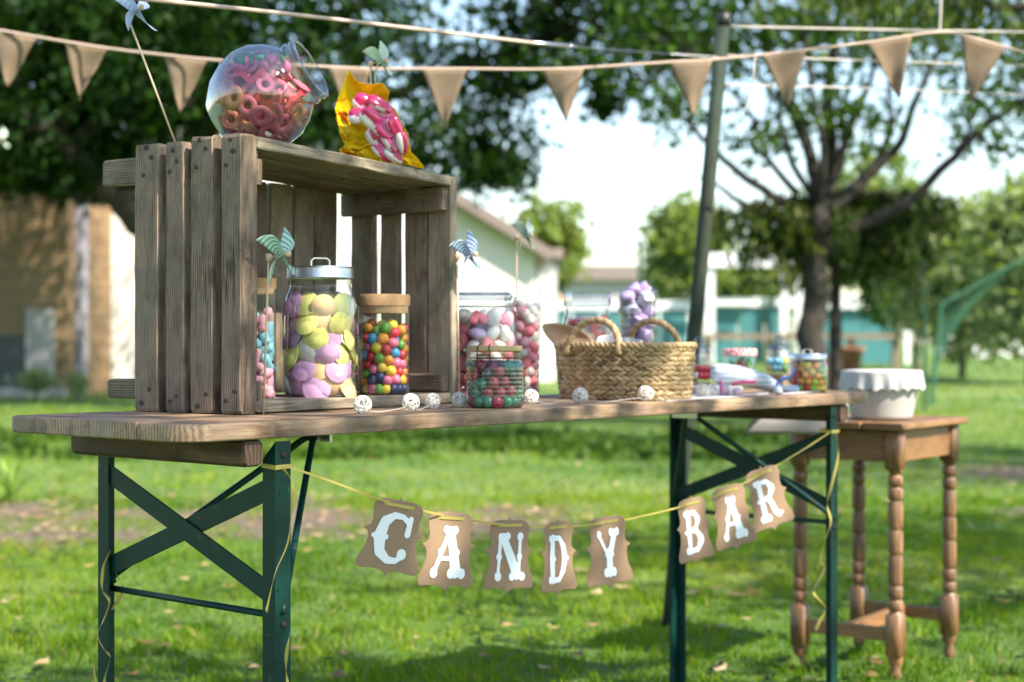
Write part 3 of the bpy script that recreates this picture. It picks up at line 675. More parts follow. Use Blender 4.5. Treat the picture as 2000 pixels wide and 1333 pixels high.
for k in range(3): bgbox('panel', tf2, pxx(1398 + k*54, 46), pxx(1398 + k*54 + 51, 46), gz - .3, pyz(598, 46), 47, .06, M['teal'])
bgbox('top_rail', tf2, pxx(1392, 46), pxx(1562, 46), pyz(598, 46), pyz(580, 46), 46.9, .2, M['white_paint'])
sh = thing('teal_shed', 'bright teal low shed with a pale roof behind the tree trunk', 'shed', cam_xd(pxx(1690, 46), 46, gz))
bgbox('wall', sh, pxx(1604, 46), pxx(1758, 46), gz - .3, pyz(604, 46), 46, 3, M['teal'])
bgbox('roof', sh, pxx(1596, 46), pxx(1772, 46), pyz(604, 46), pyz(580, 46), 45.8, 3.5, M['white_paint'])
bgbox('post', sh, pxx(1764, 46), pxx(1774, 46), gz - .3, pyz(604, 46), 45.8, .2, M['white_paint'])
wb = thing('wooden_bench', 'long brown plank bench in front of the teal panels', 'bench', cam_xd(pxx(1570, 38), 38, GZ + .2))
bgbox('plank', wb, pxx(1352, 38), pxx(1768, 38), pyz(663, 38), pyz(652, 38), 38, .5, M['plank_brown'])
for px_ in (1380, 1500, 1660, 1748): bgbox('leg', wb, pxx(px_, 38), pxx(px_ + 12, 38), GZ, pyz(663, 38), 38.15, .2, M['plank_brown'])
pt = thing('flower_pot', 'terracotta flower pot standing before the teal shed', 'flower pot', cam_xd(pxx(1662, 37), 37, GZ + .18))
MB().lathe([(0, 0), (.2, 0), (.27, .52), (.31, .53), (.31, .66), (.27, .66), (.25, .58), (0, .58)], 20).build('pot', M['terracotta'], pt, smooth=True)
sg = thing('sign_board', 'orange and blue board beside the slim green post', 'sign', cam_xd(pxx(1795, 44), 44, gz))
bgbox('panel', sg, pxx(1780, 44), pxx(1812, 44), pyz(638, 44), pyz(612, 44), 44, .05, M['orange'])
bgbox('panel', sg, pxx(1782, 44), pxx(1810, 44), pyz(611, 44), pyz(586, 44), 44, .05, M['blue'])
bgbox('post', sg, pxx(1794, 44), pxx(1799, 44), gz - .3, pyz(586, 44), 44.1, .06, M['white_paint'])
D = 58.0; gz2 = GZ + .36
gw = thing('garden_wall', 'low white garden wall with grey louvre screen at right', 'wall', cam_xd(pxx(1930, D), D, gz2))
bgbox('wall', gw, pxx(1830, D), pxx(2200, D), gz2 - .3, pyz(652, D), D, .3, M['render_white'])
for k in range(8): bgbox('slat', gw, pxx(1830, D), pxx(2200, D), pyz(651 - k*7.5, D), pyz(645.5 - k*7.5, D), D + .05, .08, M['louvre'])
for k in range(5): bgbox('post', gw, pxx(1832 + k*85, D), pxx(1838 + k*85, D), pyz(652, D), pyz(588, D), D + .14, .12, M['louvre'])

# wire mesh fence across the garden
M['fence_green'] = plain('green_fence_coating', (.012, .075, .045), .45, .15, 30)
D = 21.0
fe = thing('wire_fence', 'fine green wire mesh fence crossing the back of the lawn', 'fence', cam_xd(pxx(1805, D), D, GZ))
for px_ in (-140, 270, 735, 1250, 1806, 2150):
    MB().tube([cam_xd(pxx(px_, D), D, GZ - .2), cam_xd(pxx(px_, D), D, pyz(470, D))], .026, 8).build('post', M['fence_green'], fe, world=True)
mb = MB(); xa, xb = pxx(-140, D), pxx(2150, D)
for k in range(17): mb.tube([cam_xd(xa, D - .03, GZ + .02 + k*.125), cam_xd(xb, D - .03, GZ + .02 + k*.125)], .0017, 3)
nx = 154
for k in range(nx + 1):
    x = xa + (xb - xa)*k/nx; mb.tube([cam_xd(x, D - .033, GZ), cam_xd(x, D - .033, GZ + 2.03)], .0017, 3)
tag(mb.build('wire_mesh', M['fence_green'], fe, world=True), kind='stuff')
# green netting, propped slantwise
M['net'] = plain('green_netting', (.10, .26, .17), .6, .2, 14, 0, 0, .3, .5)
ne = thing('garden_netting', 'pale green garden netting slung from a slanting prop at right', 'netting', cam_xd(pxx(1860, 20), 20, GZ))
for k in range(26):
    t = k/25; a = at(1842 - 26*t, 590 + 0*t, 20 + .5*t); 
    top = at(2010 - 170*t, 498 + 96*t, 20 + .1*t); bot = at(1822 + 150*(1 - t)*.1 + 14*t*.2, 640 + 120*t, 20 + .1*t)
    MB().tube([top, top.lerp(bot, .5) + FW*.05, bot], .0045, 4).build('strand', M['net'], ne, world=True)
MB().tube([at(2030, 488, 20), at(1838, 596, 20)], .02, 6).build('prop', M['net'], ne, world=True)
MB().tube([at(1838, 596, 20), at(1818, 790, 20)], .026, 6).build('prop', M['net'], ne, world=True)
# ------------------------------------------------------------------ beer table
L, W = 2.2, 0.5
TH = .028; ZB = TOP - TH
def ony(px, y, z=TOP):
    """point over the table at photograph column px, y metres behind its front edge"""
    r_ = (px - 1000)/FPX; d = (y - CAM.y)/(FW.y + r_*RT.y); return atz(px, d, z)
def depth(p): return (Vector(p) - CAM).dot(FW)
def outline_slab(name, parent, out, z0, z1, bev, mat, top_bev=None):
    tb = top_bev or bev; n = len(out); c = Vector((sum(p[0] for p in out)/n, sum(p[1] for p in out)/n))
    def inset(e):
        res = []
        for i in range(n):
            a, b, q = Vector(out[i - 1]), Vector(out[i]), Vector(out[(i + 1) % n])
            n1 = Vector(((b - a).y, -(b - a).x)).normalized(); n2 = Vector(((q - b).y, -(q - b).x)).normalized(); nn = (n1 + n2)
            nn = nn.normalized() if nn.length > 1e-6 else n1
            res.append(b - nn*e/max(.3, nn.dot(n1)))
        return res
    rings = [(inset(bev), z0), (inset(0), z0 + bev), (inset(0), z1 - tb), (inset(tb*.3), z1 - tb*.3), (inset(tb), z1)]
    vs = [(p[0], p[1], z) for ring, z in rings for p in ring]; fs = [tuple(range(n - 1, -1, -1)), tuple(range(4*n, 5*n))]
    for k in range(4):
        for i in range(n): fs.append((k*n + i, k*n + (i + 1) % n, (k + 1)*n + (i + 1) % n, (k + 1)*n + i))
    mb = MB().add(vs, fs); return mb.build(name, mat, parent, auto=40)
tb = thing('beer_table', 'long folding beer table with worn plank top and green steel legs', 'table', (0, 0, 0))
pw = W/4; rc = .055
rr = random.Random(5)
def long_edge(x0, x1, y, step=.11, amp=.0014):
    n = int(abs(x1 - x0)/step); return [(x0 + (x1 - x0)*i/n, y + rr.uniform(-amp, amp)) for i in range(1, n)]
for k in range(4):
    y0, y1 = k*pw + .0008, (k + 1)*pw - .0008
    if k == 0:
        out = [(0 + rc*(1 - math.sin(a)), y0 + rc*(1 - math.cos(a))) for a in [PI/2*i/6 for i in range(6, -1, -1)]] + long_edge(rc, L - rc, y0) + \
              [(L - rc*(1 - math.sin(a)), y0 + rc*(1 - math.cos(a))) for a in [PI/2*i/6 for i in range(0, 7)]] + [(L, y1), (0, y1)]
    elif k == 3:
        r3 = .03
        out = [(0, y0), (L, y0)] + [(L - r3*(1 - math.cos(a)), y1 - r3*(1 - math.sin(a))) for a in [PI/2*i/5 for i in range(0, 6)]] + [(r3*(1 - math.sin(a)), y1 - r3*(1 - math.cos(a))) for a in [PI/2*i/5 for i in range(0, 6)]]
    else: out = [(0, y0), (L, y0), (L, y1), (0, y1)]
    outline_slab('plank', tb, out, ZB, TOP, .002, M['table'], .0045 if k in (0, 3) else .0015)
s_, t_ = .1847, .0075; zap = .697; HB = .450
def leg_angle(x, y, sx, sy):
    """L steel: flange along the table (sx) and flange across it (sy)"""
    fx, fy, th = .033*sx, .031*sy, .0035; z0, z1 = GZ - .03, ZB - .006
    o = [(x, y), (x + fx, y), (x + fx, y + th*sy), (x + th*sx, y + th*sy), (x + th*sx, y + fy), (x, y + fy)]
    zt = [z1, z1, z1, z1, z1 - .03, z1 - .03]
    vs = [(p[0], p[1], z0) for p in o] + [(p[0], p[1], q) for p, q in zip(o, zt)]
    fl = sx*sy > 0; fs = [(0, 1, 2, 3), (0, 3, 4, 5), (6, 9, 8, 7), (6, 11, 10, 9)] + [(i, 6 + i, 6 + (i + 1) % 6, (i + 1) % 6) for i in range(6)]
    if fl: fs = [tuple(reversed(f)) for f in fs]
    lg = MB().add(vs, fs).build('leg', M['green_paint'], tb)
    for zz in (z1 - .022, HB - .012):
        b = MB(); b.sphere((x + .018*sx, y - .0005*sy, zz), .0062, 10, 6, (1, .55, 1)); b.build('bolt', M['nail'], lg, smooth=True)
for end in (0, 1):
    x = s_ if end == 0 else L - s_; sx = 1 if end == 0 else -1
    leg_angle(x, t_, sx, 1); leg_angle(x, W - t_, sx, -1)
    # crossed flat bars, round bar, folding stay
    for q, (ya, za, yb, zb_) in enumerate(((W - t_ - .004, .668, t_ + .004, .482), (W - t_ - .004, .485, t_ + .004, .666))):
        xo = x + sx*(.006 + q*.0045)
        beam('cross_bar', tb, (xo, ya, za), (xo, yb, zb_), .034, .004, (1, 0, 0), M['green_paint'], 2, .0006, 0)
    MB().tube([(x + sx*.02, t_ + .002, HB), (x + sx*.02, W - t_ - .002, HB)], .0056, 10).build('round_bar', M['green_paint'], tb, smooth=True)
    xa = x + sx*.295; zc = .7185
    for yy, sy in ((t_ + .012, 1), (W - t_ - .012, -1)):
        MB().tube(smooth_path([(x + sx*.03, yy, HB + .015), (x + sx*.035, yy + .004*sy, HB + .03), (xa - sx*.016, .25 - .022*sy, zc - .012), (xa, .25 - .012*sy, zc), (xa + sx*.004, .25, zc)], 5), .0062, 8).build('folding_stay', M['green_paint'], tb, smooth=True)
    mb = MB(); mb.box((xa, .25, ZB - .004), (.05, .07, .006)); mb.box((xa + .02*sx, .25, ZB - .017), (.006, .07, .026)); mb.build('stay_bracket', M['alu'], tb)
    xp = .1237 if end == 0 else L - .1237 - .04
    beam('cross_rail', tb, (xp + .02, .012, (ZB + zap)/2), (xp + .02, W - .012, (ZB + zap)/2), .04, ZB - zap - .0006, (0, 0, 1), M['apron'], 6, .006, .0004)

# ------------------------------------------------------------------ wooden crate, lying open side to the front
CP = Vector((.268, .1934, TOP)); CR = math.atan2(.1090, .9941)
CL, CD, CH = .64, .285, .475
cr = thing('wooden_crate', 'weathered slatted wooden crate on its side at the near table end', 'crate', CP, CR)
def nails(parent_obj, spots, par_M):
    pass
NAIL = None
def nail(o, lx, ly, lz, r=.0032):
    """dark sunken nail head on a timber, in the timber's own frame"""
    global NAIL
    if NAIL is None:
        mb = MB(); mb.lathe([(0, .0011), (.6, .001), (1, .0004), (1.05, -.0006)], 8); NAIL = mb.data('nail_head', M['nail'])
        for vtx in NAIL.vertices: vtx.co.x *= .0032; vtx.co.y *= .0032
    n_ = mobj('nail_head', NAIL, o); n_.location = (lx, ly, lz); n_.scale = (r/.0032, r/.0032*1.25, 1)
def spot(v_, z_): return v_, z_
FWc, FH = .025, .46
# end slats (left end seen from outside: narrow faces towards -u)
vsl = [(.0, .049, .042, .0, .489), (.068, .0566, .026, .0, .490), (.140, .0467, .024, .0, .484), (.205, .0616, .026, .0, .485)]
for k, (v0, wd, th, zb_, zt) in enumerate(vsl):
    o = beam('slat', cr, (th/2 - .001 if k else th/2 - .001, v0 + wd/2, max(zb_, .0) + .0015), (th/2 - .001 + (.002 if k == 1 else 0), v0 + wd/2 + (-.002 if k == 3 else 0), zt), wd, th, (-1, 0, 0), M['crate'], 9, .003, .0011, seed=100 + k, warp=.002, chip=.0015)
    ln = zt - max(zb_, 0)
    for ly, lx in ((-.012, ln/2 - .028), (.010, ln/2 - .05), (.002, ln/2 - .012), (-.012, -ln/2 + .036), (.010, -ln/2 + .018)):
        nail(o, lx + rr.uniform(-.006, .006), ly*wd/.06 + rr.uniform(-.003, .003), th/2 + .0006, rr.uniform(.0036, .0054))
# right end
vsr = [(.006, .062, .02), (.070, .058, .022), (.150, .046, .02), (.216, .058, .022)]
for k, (v0, wd, th) in enumerate(vsr):
    beam('slat', cr, (CL - th/2, v0 + wd/2, .002), (CL - th/2, v0 + wd/2, .467 - .003*k), wd, th, (1, 0, 0), M['crate'] if k else M['crate_pale'], 8, .003, .001, seed=120 + k, warp=.0015, chip=.0015)
# battens inside the ends, running out at the back
for u0, zc, hh, nm, back in ((.034, .445, .050, 0, .105), (.034, .040, .036, 1, .092), (CL - .034, .420, .050, 2, .0), (CL - .034, .044, .036, 3, .0)):
    o = beam('batten', cr, (u0 + .011 if u0 < .1 else u0, .012, zc), (u0 + .011 if u0 < .1 else u0, CD + back, zc), hh, .021, (1, 0, 0), M['crate'], 6, .003, .001, seed=130 + nm, chip=.002)
    if nm == 2:
        for ly in (.05, .1, .17, .23): nail(o, ly - .14, rr.uniform(-.01, .01), -.0112, .004)
# top and bottom boards along the crate
for k, (v0, wd, zt, mt) in enumerate(((.002, .082, .489, 'crate_pale'), (.096, .078, .486, 'crate_pale'), (.186, .088, .484, 'crate'))):
    beam('board', cr, (.043, v0 + wd/2, zt - .0110), (CL - .022, v0 + wd/2, zt - .0325), wd, .021, (0, 0, 1), M[mt], 8, .0025, .0011, seed=140 + k, warp=.001, chip=.001)
for k, (v0, wd) in enumerate(((.002, .080), (.098, .074), (.186, .082))):
    beam('board', cr, (.043, v0 + wd/2, .0125), (CL - .023, v0 + wd/2, .0125), wd, .021, (0, 0, 1), M['crate_pale' if k == 0 else 'crate'], 8, .0025, .001, seed=150 + k, warp=.0008)
# back slats
ub = [(.070, .062), (.142, .060), (.214, .060), (.300, .052), (.364, .062), (.434, .058), (.500, .066)]
for k, (u0, wd) in enumerate(ub):
    beam('slat', cr, (u0 + wd/2, CD - .010, .024), (u0 + wd/2, CD - .010, .448), wd, .018, (0, -1, 0), M['crate_pale' if k % 3 else 'crate'], 7, .0025, .001, seed=160 + k, warp=.001)
# corner blocks
for z0, z1 in ((.405, .450), (.024, .058)):
    beam('corner_block', cr, (.058, .024, z0), (.058, .024, z1), .028, .016, (1, 0, 0), M['crate'], 2, .002, .0005)
def crate_pt(u, v, z): return Matrix.Translation(CP) @ Matrix.Rotation(CR, 4, 'Z') @ Vector((u, v, z))

# ------------------------------------------------------------------ letter garland
M['kraft'] = None
m = NM('kraft_card'); v = m.coord('Object', rand=3.0); nz = m.noise(v, 420, 4, .7); n2 = m.noise(v, 18, 3, .6)
c = m.mix(nz, (.32, .20, .125), (.44, .295, .185)); c = m.mix(m.math('MULTIPLY', n2, .3), c, (.30, .18, .10)); m.set(Base_Color=c, Roughness=.85)
tr = m.n('BsdfTranslucent'); m.l(c, tr.inputs[0]); mx = m.n('MixShader'); mx.inputs[0].default_value = .22; m.l(m.b.outputs[0], mx.inputs[1]); m.l(tr.outputs[0], mx.inputs[2]); m.l(mx.outputs[0], m.out.inputs[0])
M['kraft'] = m.mat
M['letter'] = plain('white_letter_paper', (.80, .82, .84), .75, .03, 300)
M['gold'] = plain('gold_ribbon', (.44, .36, .10), .3, .15, 40, 0, .3)

def capsule_sdf(px_, py_, a, b, ra, rb):
    ax, ay = a; bx, by = b; dx, dy = bx - ax, by - ay; q = dx*dx + dy*dy
    t = np.clip(((px_ - ax)*dx + (py_ - ay)*dy)/q, 0, 1) if q > 1e-9 else 0*px_
    return np.hypot(px_ - ax - t*dx, py_ - ay - t*dy) - (ra + (rb - ra)*t)
def contour_mesh(sd, xs, ys):
    """fills the region where the sampled field is negative"""
    vs = []; key = {}; fs = []
    def vert(k, p):
        if k not in key: key[k] = len(vs); vs.append(p)
        return key[k]
    for j in range(len(ys) - 1):
        for i in range(len(xs) - 1):
            cs = [(i, j), (i + 1, j), (i + 1, j + 1), (i, j + 1)]; val = [sd[b, a] for a, b in cs]
            if min(val) >= 0: continue
            poly = []
            for k in range(4):
                (a, b), (c_, d_) = cs[k], cs[(k + 1) % 4]; u_, w_ = val[k], val[(k + 1) % 4]
                if u_ < 0: poly.append(vert((a, b), (xs[a], ys[b])))
                if (u_ < 0) != (w_ < 0):
                    t = u_/(u_ - w_); e = ((a, b), (c_, d_)) if (a, b) < (c_, d_) else ((c_, d_), (a, b))
                    poly.append(vert(e, (xs[a] + (xs[c_] - xs[a])*t, ys[b] + (ys[d_] - ys[b])*t)))
            if len(poly) >= 3: fs.append(poly)
    return vs, fs
LET = {
 'C': ([[(.36, .93, .06), (.34, .62, .075)], [(.34, .84, .06), (.16, .95, .055), (-.06, .955, .07), (-.27, .80, .12), (-.34, .5, .15), (-.27, .2, .12), (-.05, .05, .08), (.16, .05, .06), (.31, .17, .06)]], [(.29, .20, .115), (-.5, .5, .05), (-.17, .5, .055)]),
 'A': ([[(-.02, .9, .06), (-.36, .1, .055)], [(.02, .9, .1), (.24, .14, .15)], [(-.2, .37, .045), (.15, .37, .045)]], [(-.11, .93, .085), (.14, .93, .085), (-.37, .085, .105), (.11, .085, .105), (.42, .085, .105), (-.23, .5, .07), (.26, .5, .06)]),
 'N': ([[(-.32, .12, .045), (-.27, .86, .05)], [(-.18, .9, .1), (.24, .14, .13)], [(.3, .12, .045), (.32, .88, .045)]], [(-.32, .09, .1), (-.26, .92, .08), (-.06, .93, .085), (.32, .92, .09), (.1, .08, .09), (.4, .08, .095), (-.3, .5, .085), (.31, .5, .08)]),
 'D': ([[(-.26, .08, .1), (-.28, .5, .12), (-.26, .92, .1)], [(-.22, .94, .055), (.06, .92, .06), (.24, .72, .1), (.3, .5, .12), (.24, .28, .1), (.06, .07, .06), (-.22, .055, .055)]], [(-.38, .93, .07), (-.38, .07, .08), (.42, .5, .05), (-.15, .5, .05)]),
 'Y': ([[(-.37, .86, .05), (-.06, .44, .05)], [(.26, .9, .1), (.03, .45, .11)], [(.0, .5, .12), (.0, .1, .13)]], [(-.38, .9, .09), (.12, .93, .09), (.38, .93, .09), (-.16, .08, .1), (.17, .08, .1), (-.12, .46, .06), (.14, .46, .06)]),
 'B': ([[(-.24, .08, .1), (-.24, .92, .1)], [(-.2, .94, .05), (.08, .93, .06), (.22, .76, .1), (.1, .57, .06), (-.12, .53, .05)], [(-.12, .53, .05), (.12, .5, .07), (.3, .29, .13), (.12, .08, .07), (-.2, .055, .05)]], [(-.37, .93, .075), (-.37, .07, .085), (-.4, .5, .05)]),
 'R': ([[(-.24, .08, .1), (-.24, .92, .1)], [(-.2, .94, .05), (.08, .93, .06), (.23, .75, .11), (.08, .56, .06), (-.12, .53, .05)], [(-.04, .53, .06), (.1, .42, .09), (.17, .2, .1), (.3, .09, .07), (.46, .12, .02)]], [(-.37, .93, .075), (-.36, .07, .09), (-.1, .07, .09), (-.39, .5, .05)]),
}
def letter_mesh(ch):
    xs = np.linspace(-.62, .62, 76); ys = np.linspace(-.06, 1.06, 84); X, Y = np.meshgrid(xs, ys); sd = np.full(X.shape, 9.0)
    st, bl = LET[ch]
    for s in st:
        for a, b in zip(s[:-1], s[1:]): sd = np.minimum(sd, capsule_sdf(X, Y, a[:2], b[:2], a[2], b[2]))
    for x, y, r_ in bl: sd = np.minimum(sd, np.hypot(X - x, Y - y) - r_)
    return contour_mesh(sd, xs, ys)
HALF = [(0, 1.0), (.03, .968), (.08, .950), (.25, .957), (.45, .955), (.66, .93), (.77, .88), (.79, .82), (.75, .75), (.72, .68), (.74, .62), (.80, .59), (.96, .555), (.82, .52), (.77, .46), (.78, .39), (.82, .31), (.91, .235), (.98, .17), (1.0, .12), (.97, .08), (.88, .056), (.7, .06), (.45, .07), (.22, .065), (.09, .042), (0, 0)]
HALF = [(x*.322, y) for x, y in HALF]
poly = np.array(HALF + [(-x, y) for x, y in HALF[-2:0:-1]])
def poly_sdf(X, Y, P):
    d = np.full(X.shape, 9.0); ins = np.zeros(X.shape, bool); n = len(P)
    for i in range(n):
        a, b = P[i], P[(i + 1) % n]; d = np.minimum(d, capsule_sdf(X, Y, tuple(a), tuple(b), 0, 0))
        c_ = (a[1] > Y) != (b[1] > Y); ins ^= c_ & (X < (b[0] - a[0])*(Y - a[1])/(b[1] - a[1] + 1e-12) + a[0])
    return np.where(ins, -d, d)
xs = np.linspace(-.36, .36, 55); ys = np.linspace(-.01, 1.01, 77); X, Y = np.meshgrid(xs, ys); CARD = contour_mesh(poly_sdf(X, Y, poly), xs, ys)
# ribbon hanging along the table front: (px, py) of the photograph on the plane just before the legs
YG = -.012
def ong(px, py, y=YG):
    p = ony(px, y); d = depth(p); return at(px, py, d)
gpts = [(566, 913), (640, 938), (740, 975), (800, 992), (905, 1014), (1000, 1027), (1090, 1030), (1190, 1021), (1260, 1007), (1330, 990), (1400, 968), (1480, 930), (1560, 884), (1619, 846)]
gl = thing('letter_garland', 'gold ribbon garland of kraft cards lettered in white below the table front', 'garland', ong(1000, 1027))
path = smooth_path([ong(*p) for p in gpts], 5)
mb = MB(); mb.ribbon(path, [UP]*len(path), .0038); ob = mb.build('ribbon', M['gold'], gl, world=True); sm = ob.modifiers.new('thick', 'SOLIDIFY'); sm.thickness = .0004
# (letter, centre column, top, bottom, lean in degrees, turn in degrees)
cards = [('C', 768, 970, 1125, -12, -8), ('A', 876, 993, 1156, -6, 4), ('N', 994, 1008, 1160, -2, 3), ('D', 1090, 1011, 1165, 0, 20), ('Y', 1189, 1001, 1151, 4, 8), ('B', 1355, 966, 1104, 7, 14), ('A', 1430, 942, 1076, 11, 6), ('R', 1499, 908, 1038, 15, 4)]
names = {'C': 'first', 'N': 'N', 'D': 'D', 'Y': 'Y', 'B': 'B', 'R': 'R'}
for k, (ch, px_, y0, y1, lean, turn) in enumerate(cards):
    c0 = ong(px_, (y0 + y1)/2, YG - .004); dd = depth(c0); H = (y1 - y0)/FPX*dd/math.cos(math.radians(lean))*.985
    to = (CAM - c0); to.z = 0; to.normalize()
    nrm = (Vector((0, -1, 0))*.45 + to*.55).normalized(); nrm = Matrix.Rotation(math.radians(turn), 3, 'Z') @ nrm
    xa = UP.cross(nrm).normalized(); up = Matrix.Rotation(math.radians(lean), 3, nrm) @ UP; xa = Matrix.Rotation(math.radians(lean), 3, nrm) @ xa
    Mx = Matrix((xa, nrm, up)).transposed().to_4x4(); Mx.translation = c0
    # card frame: x right, y out of the face, z up
    wide = (1.27, 1.16, 1.12, .98, 1.12, 1.0, 1.1, 1.12)[k]
    bend = [.10, -.08, .06, .25, -.12, .14, .08, .1][k]
    def fold(x, z, off): return (x*H*wide, off + bend*((x*H)**2)*6 - .02*bend*H*math.sin(z*3), (z - .5)*H)
    cv, cf = CARD
    # solid card of 0.5 mm
    n = len(cv); vs = [fold(x, z, 0) for x, z in cv]
    cme = mesh_data('card', vs, [tuple(reversed(f)) for f in cf], M['kraft'], smooth=True)
    co = mobj('card', cme, gl, Mx); co.matrix_parent_inverse = gl.matrix_basis.inverted()
    md = co.modifiers.new('thick', 'SOLIDIFY'); md.thickness = .0006; md.offset = -1
    tag(co, 'kraft card lettered ' + ch + (' in the first word' if (ch == 'A' and k == 1) else ' in the second word' if ch == 'A' else ''))
    lv, lf = letter_mesh(ch); lh = .62; lw = (.51, .47, .48, .37, .36, .38, .41, .43)[k]/wide
    vs = [fold(x*lw, .165 + z*lh, .0011) for x, z in lv]
    lo = mobj('letter', mesh_data('letter', vs, [tuple(reversed(f)) for f in lf], M['letter'], smooth=True), co)
    md = lo.modifiers.new('thick', 'SOLIDIFY'); md.thickness = .0004; md.offset = -1
    # ribbon passing over the card's face between two slots
    pts = [Vector(fold(-.17 + .34*i/6, .885 + (.006 if i in (0, 6) else 0), .0016 - (.0022 if i in (0, 6) else 0))) for i in range(7)]
    rb = MB(); rb.ribbon(pts, [Vector((0, 0, 1))]*7, .0056); rb.build('ribbon_strip', M['gold'], co)
# ribbon knots round the legs and curled ends
def wrap(cx, cy, z, hw, hd):
    mb = MB(); pts = [(cx - hw, cy + hd, z + .002), (cx - hw, cy - hd, z), (cx + hw, cy - hd, z + .001), (cx + hw, cy + hd, z + .003), (cx - hw, cy + hd, z + .002)]
    mb.ribbon([Vector(p) for p in pts], [UP]*5, .0075); return mb.build('ribbon_wrap', M['gold'], gl, world=True)
wrap(s_ + .0165, t_ + .014, at(540, 914, depth((s_, 0, .7))).z, .0185, .0175); wrap(L - s_ - .0165, t_ + .014, at(1625, 843, depth((L - s_, 0, .7))).z, .0185, .0175)
def curl(pts, turns, rad_, wid=.0085, ph=0.0, k=40):
    P = smooth_path(pts, 12); n = len(P); out = []; sd = []
    for i, p in enumerate(P):
        t = i/(n - 1); a = ph + turns*2*PI*t; rr_ = rad_*min(1, t*4)
        out.append(p + RT*math.cos(a)*rr_*.55 - FW*math.sin(a)*rr_); sd.append((RT*math.cos(a + 1.0)*.5 + UP*.65 - FW*math.sin(a + 1.0)*.6).normalized())
    mb = MB(); mb.ribbon(out, sd, wid); o = mb.build('curled_ribbon', M['gold'], gl, world=True, smooth=True); md = o.modifiers.new('thick', 'SOLIDIFY'); md.thickness = .0003
def leg_pts(seq, dd): return [at(x, y, dd) for x, y in seq]
dA = depth((s_, t_, .5)) - .035
curl(leg_pts([(552, 915), (574, 950), (571, 1000), (562, 1060), (535, 1120), (520, 1195)], dA), 1.2, .004)
curl(leg_pts([(566, 1240), (560, 1290), (562, 1345)], dA - .01), .8, .003)
dB = depth((s_, W - t_, .5)) - .03
curl(leg_pts([(215, 1078), (203, 1110), (200, 1150), (214, 1175), (200, 1215), (191, 1240), (205, 1270), (216, 1285), (203, 1330), (208, 1360)], dB), 2.0, .002, .0085)
curl(leg_pts([(218, 1112), (238, 1140), (234, 1170), (218, 1190)], dB + .02), .5, .002, .007)
curl(leg_pts([(188, 1285), (185, 1310), (188, 1345)], dB - .01), .5, .001, .007)
dC = depth((L - s_, t_, .5)) - .055
curl(leg_pts([(1632, 848), (1637, 890), (1625, 945), (1617, 985), (1622, 1020), (1610, 1055), (1602, 1095), (1612, 1110), (1592, 1150), (1590, 1165), (1610, 1190), (1600, 1215), (1594, 1232)], dC), 2.5, .004, .009)

# ------------------------------------------------------------------ burlap bunting
m = NM('burlap'); v = m.coord('Object', rand=2.0); wv = []
for ax in ('X', 'Z'):
    q = m.n('TexWave', wave_type='BANDS', bands_direction=ax); m.l(v, q.inputs['Vector']); q.inputs['Scale'].default_value = 95; q.inputs['Distortion'].default_value = 3.0; q.inputs['Detail'].default_value = 2; wv.append(q.outputs[1])
g = m.math('MULTIPLY', wv[0], wv[1]); nz = m.noise(v, 60, 4, .6)
c = m.mix(m.math('ADD', m.math('MULTIPLY', g, .5), m.math('MULTIPLY', nz, .5)), (.27, .185, .12), (.52, .39, .27)); m.set(Base_Color=c, Roughness=.95); m.bump(g, .5, .001)
tr = m.n('BsdfTranslucent'); m.l(c, tr.inputs[0]); mx = m.n('MixShader'); mx.inputs[0].default_value = .45; m.l(m.b.outputs[0], mx.inputs[1]); m.l(tr.outputs[0], mx.inputs[2]); m.l(mx.outputs[0], m.out.inputs[0]); M['burlap'] = m.mat
M['cord'] = plain('pink_beige_cord', (.55, .40, .32), .8, .15, 200, .3)
DB_ = 4.9
bu = thing('burlap_bunting', 'burlap triangle bunting strung right across behind the table', 'bunting', at(1000, 135, DB_))
seq = [(-60, 52), (0, 60), (127, 82), (210, 95), (320, 108), (420, 118), (560, 127), (640, 131), (722, 135), (823, 135), (912, 135), (1000, 136), (1057, 136), (1140, 133), (1306, 122), (1392, 117), (1485, 108), (1575, 98), (1690, 84), (1785, 69), (1830, 64), (1875, 68), (1963, 92), (2080, 124), (2300, 170), (2700, 190)]
mb = MB(); mb.tube(smooth_path([at(x, y, DB_ + (.25 if x < 500 else 0)*(1 - max(0, x)/500) - .0) for x, y in seq], 4), .0046, 6); mb.build('cord', M['cord'], bu, world=True, smooth=True)
flags = [((-22, 57), (72, 73), (15, 170)), ((127, 81), (210, 94), (155, 197)), ((320, 107), (405, 117), (352, 221)), ((640, 131), (724, 136), (688, 246)), ((823, 134), (913, 134), (870, 250)), ((1057, 136), (1141, 133), (1106, 238)), ((1306, 122), (1392, 117), (1355, 232)), ((1485, 108), (1576, 97), (1540, 207)), ((1690, 84), (1781, 70), (1756, 190)), ((1875, 68), (1964, 92), (1897, 197))]
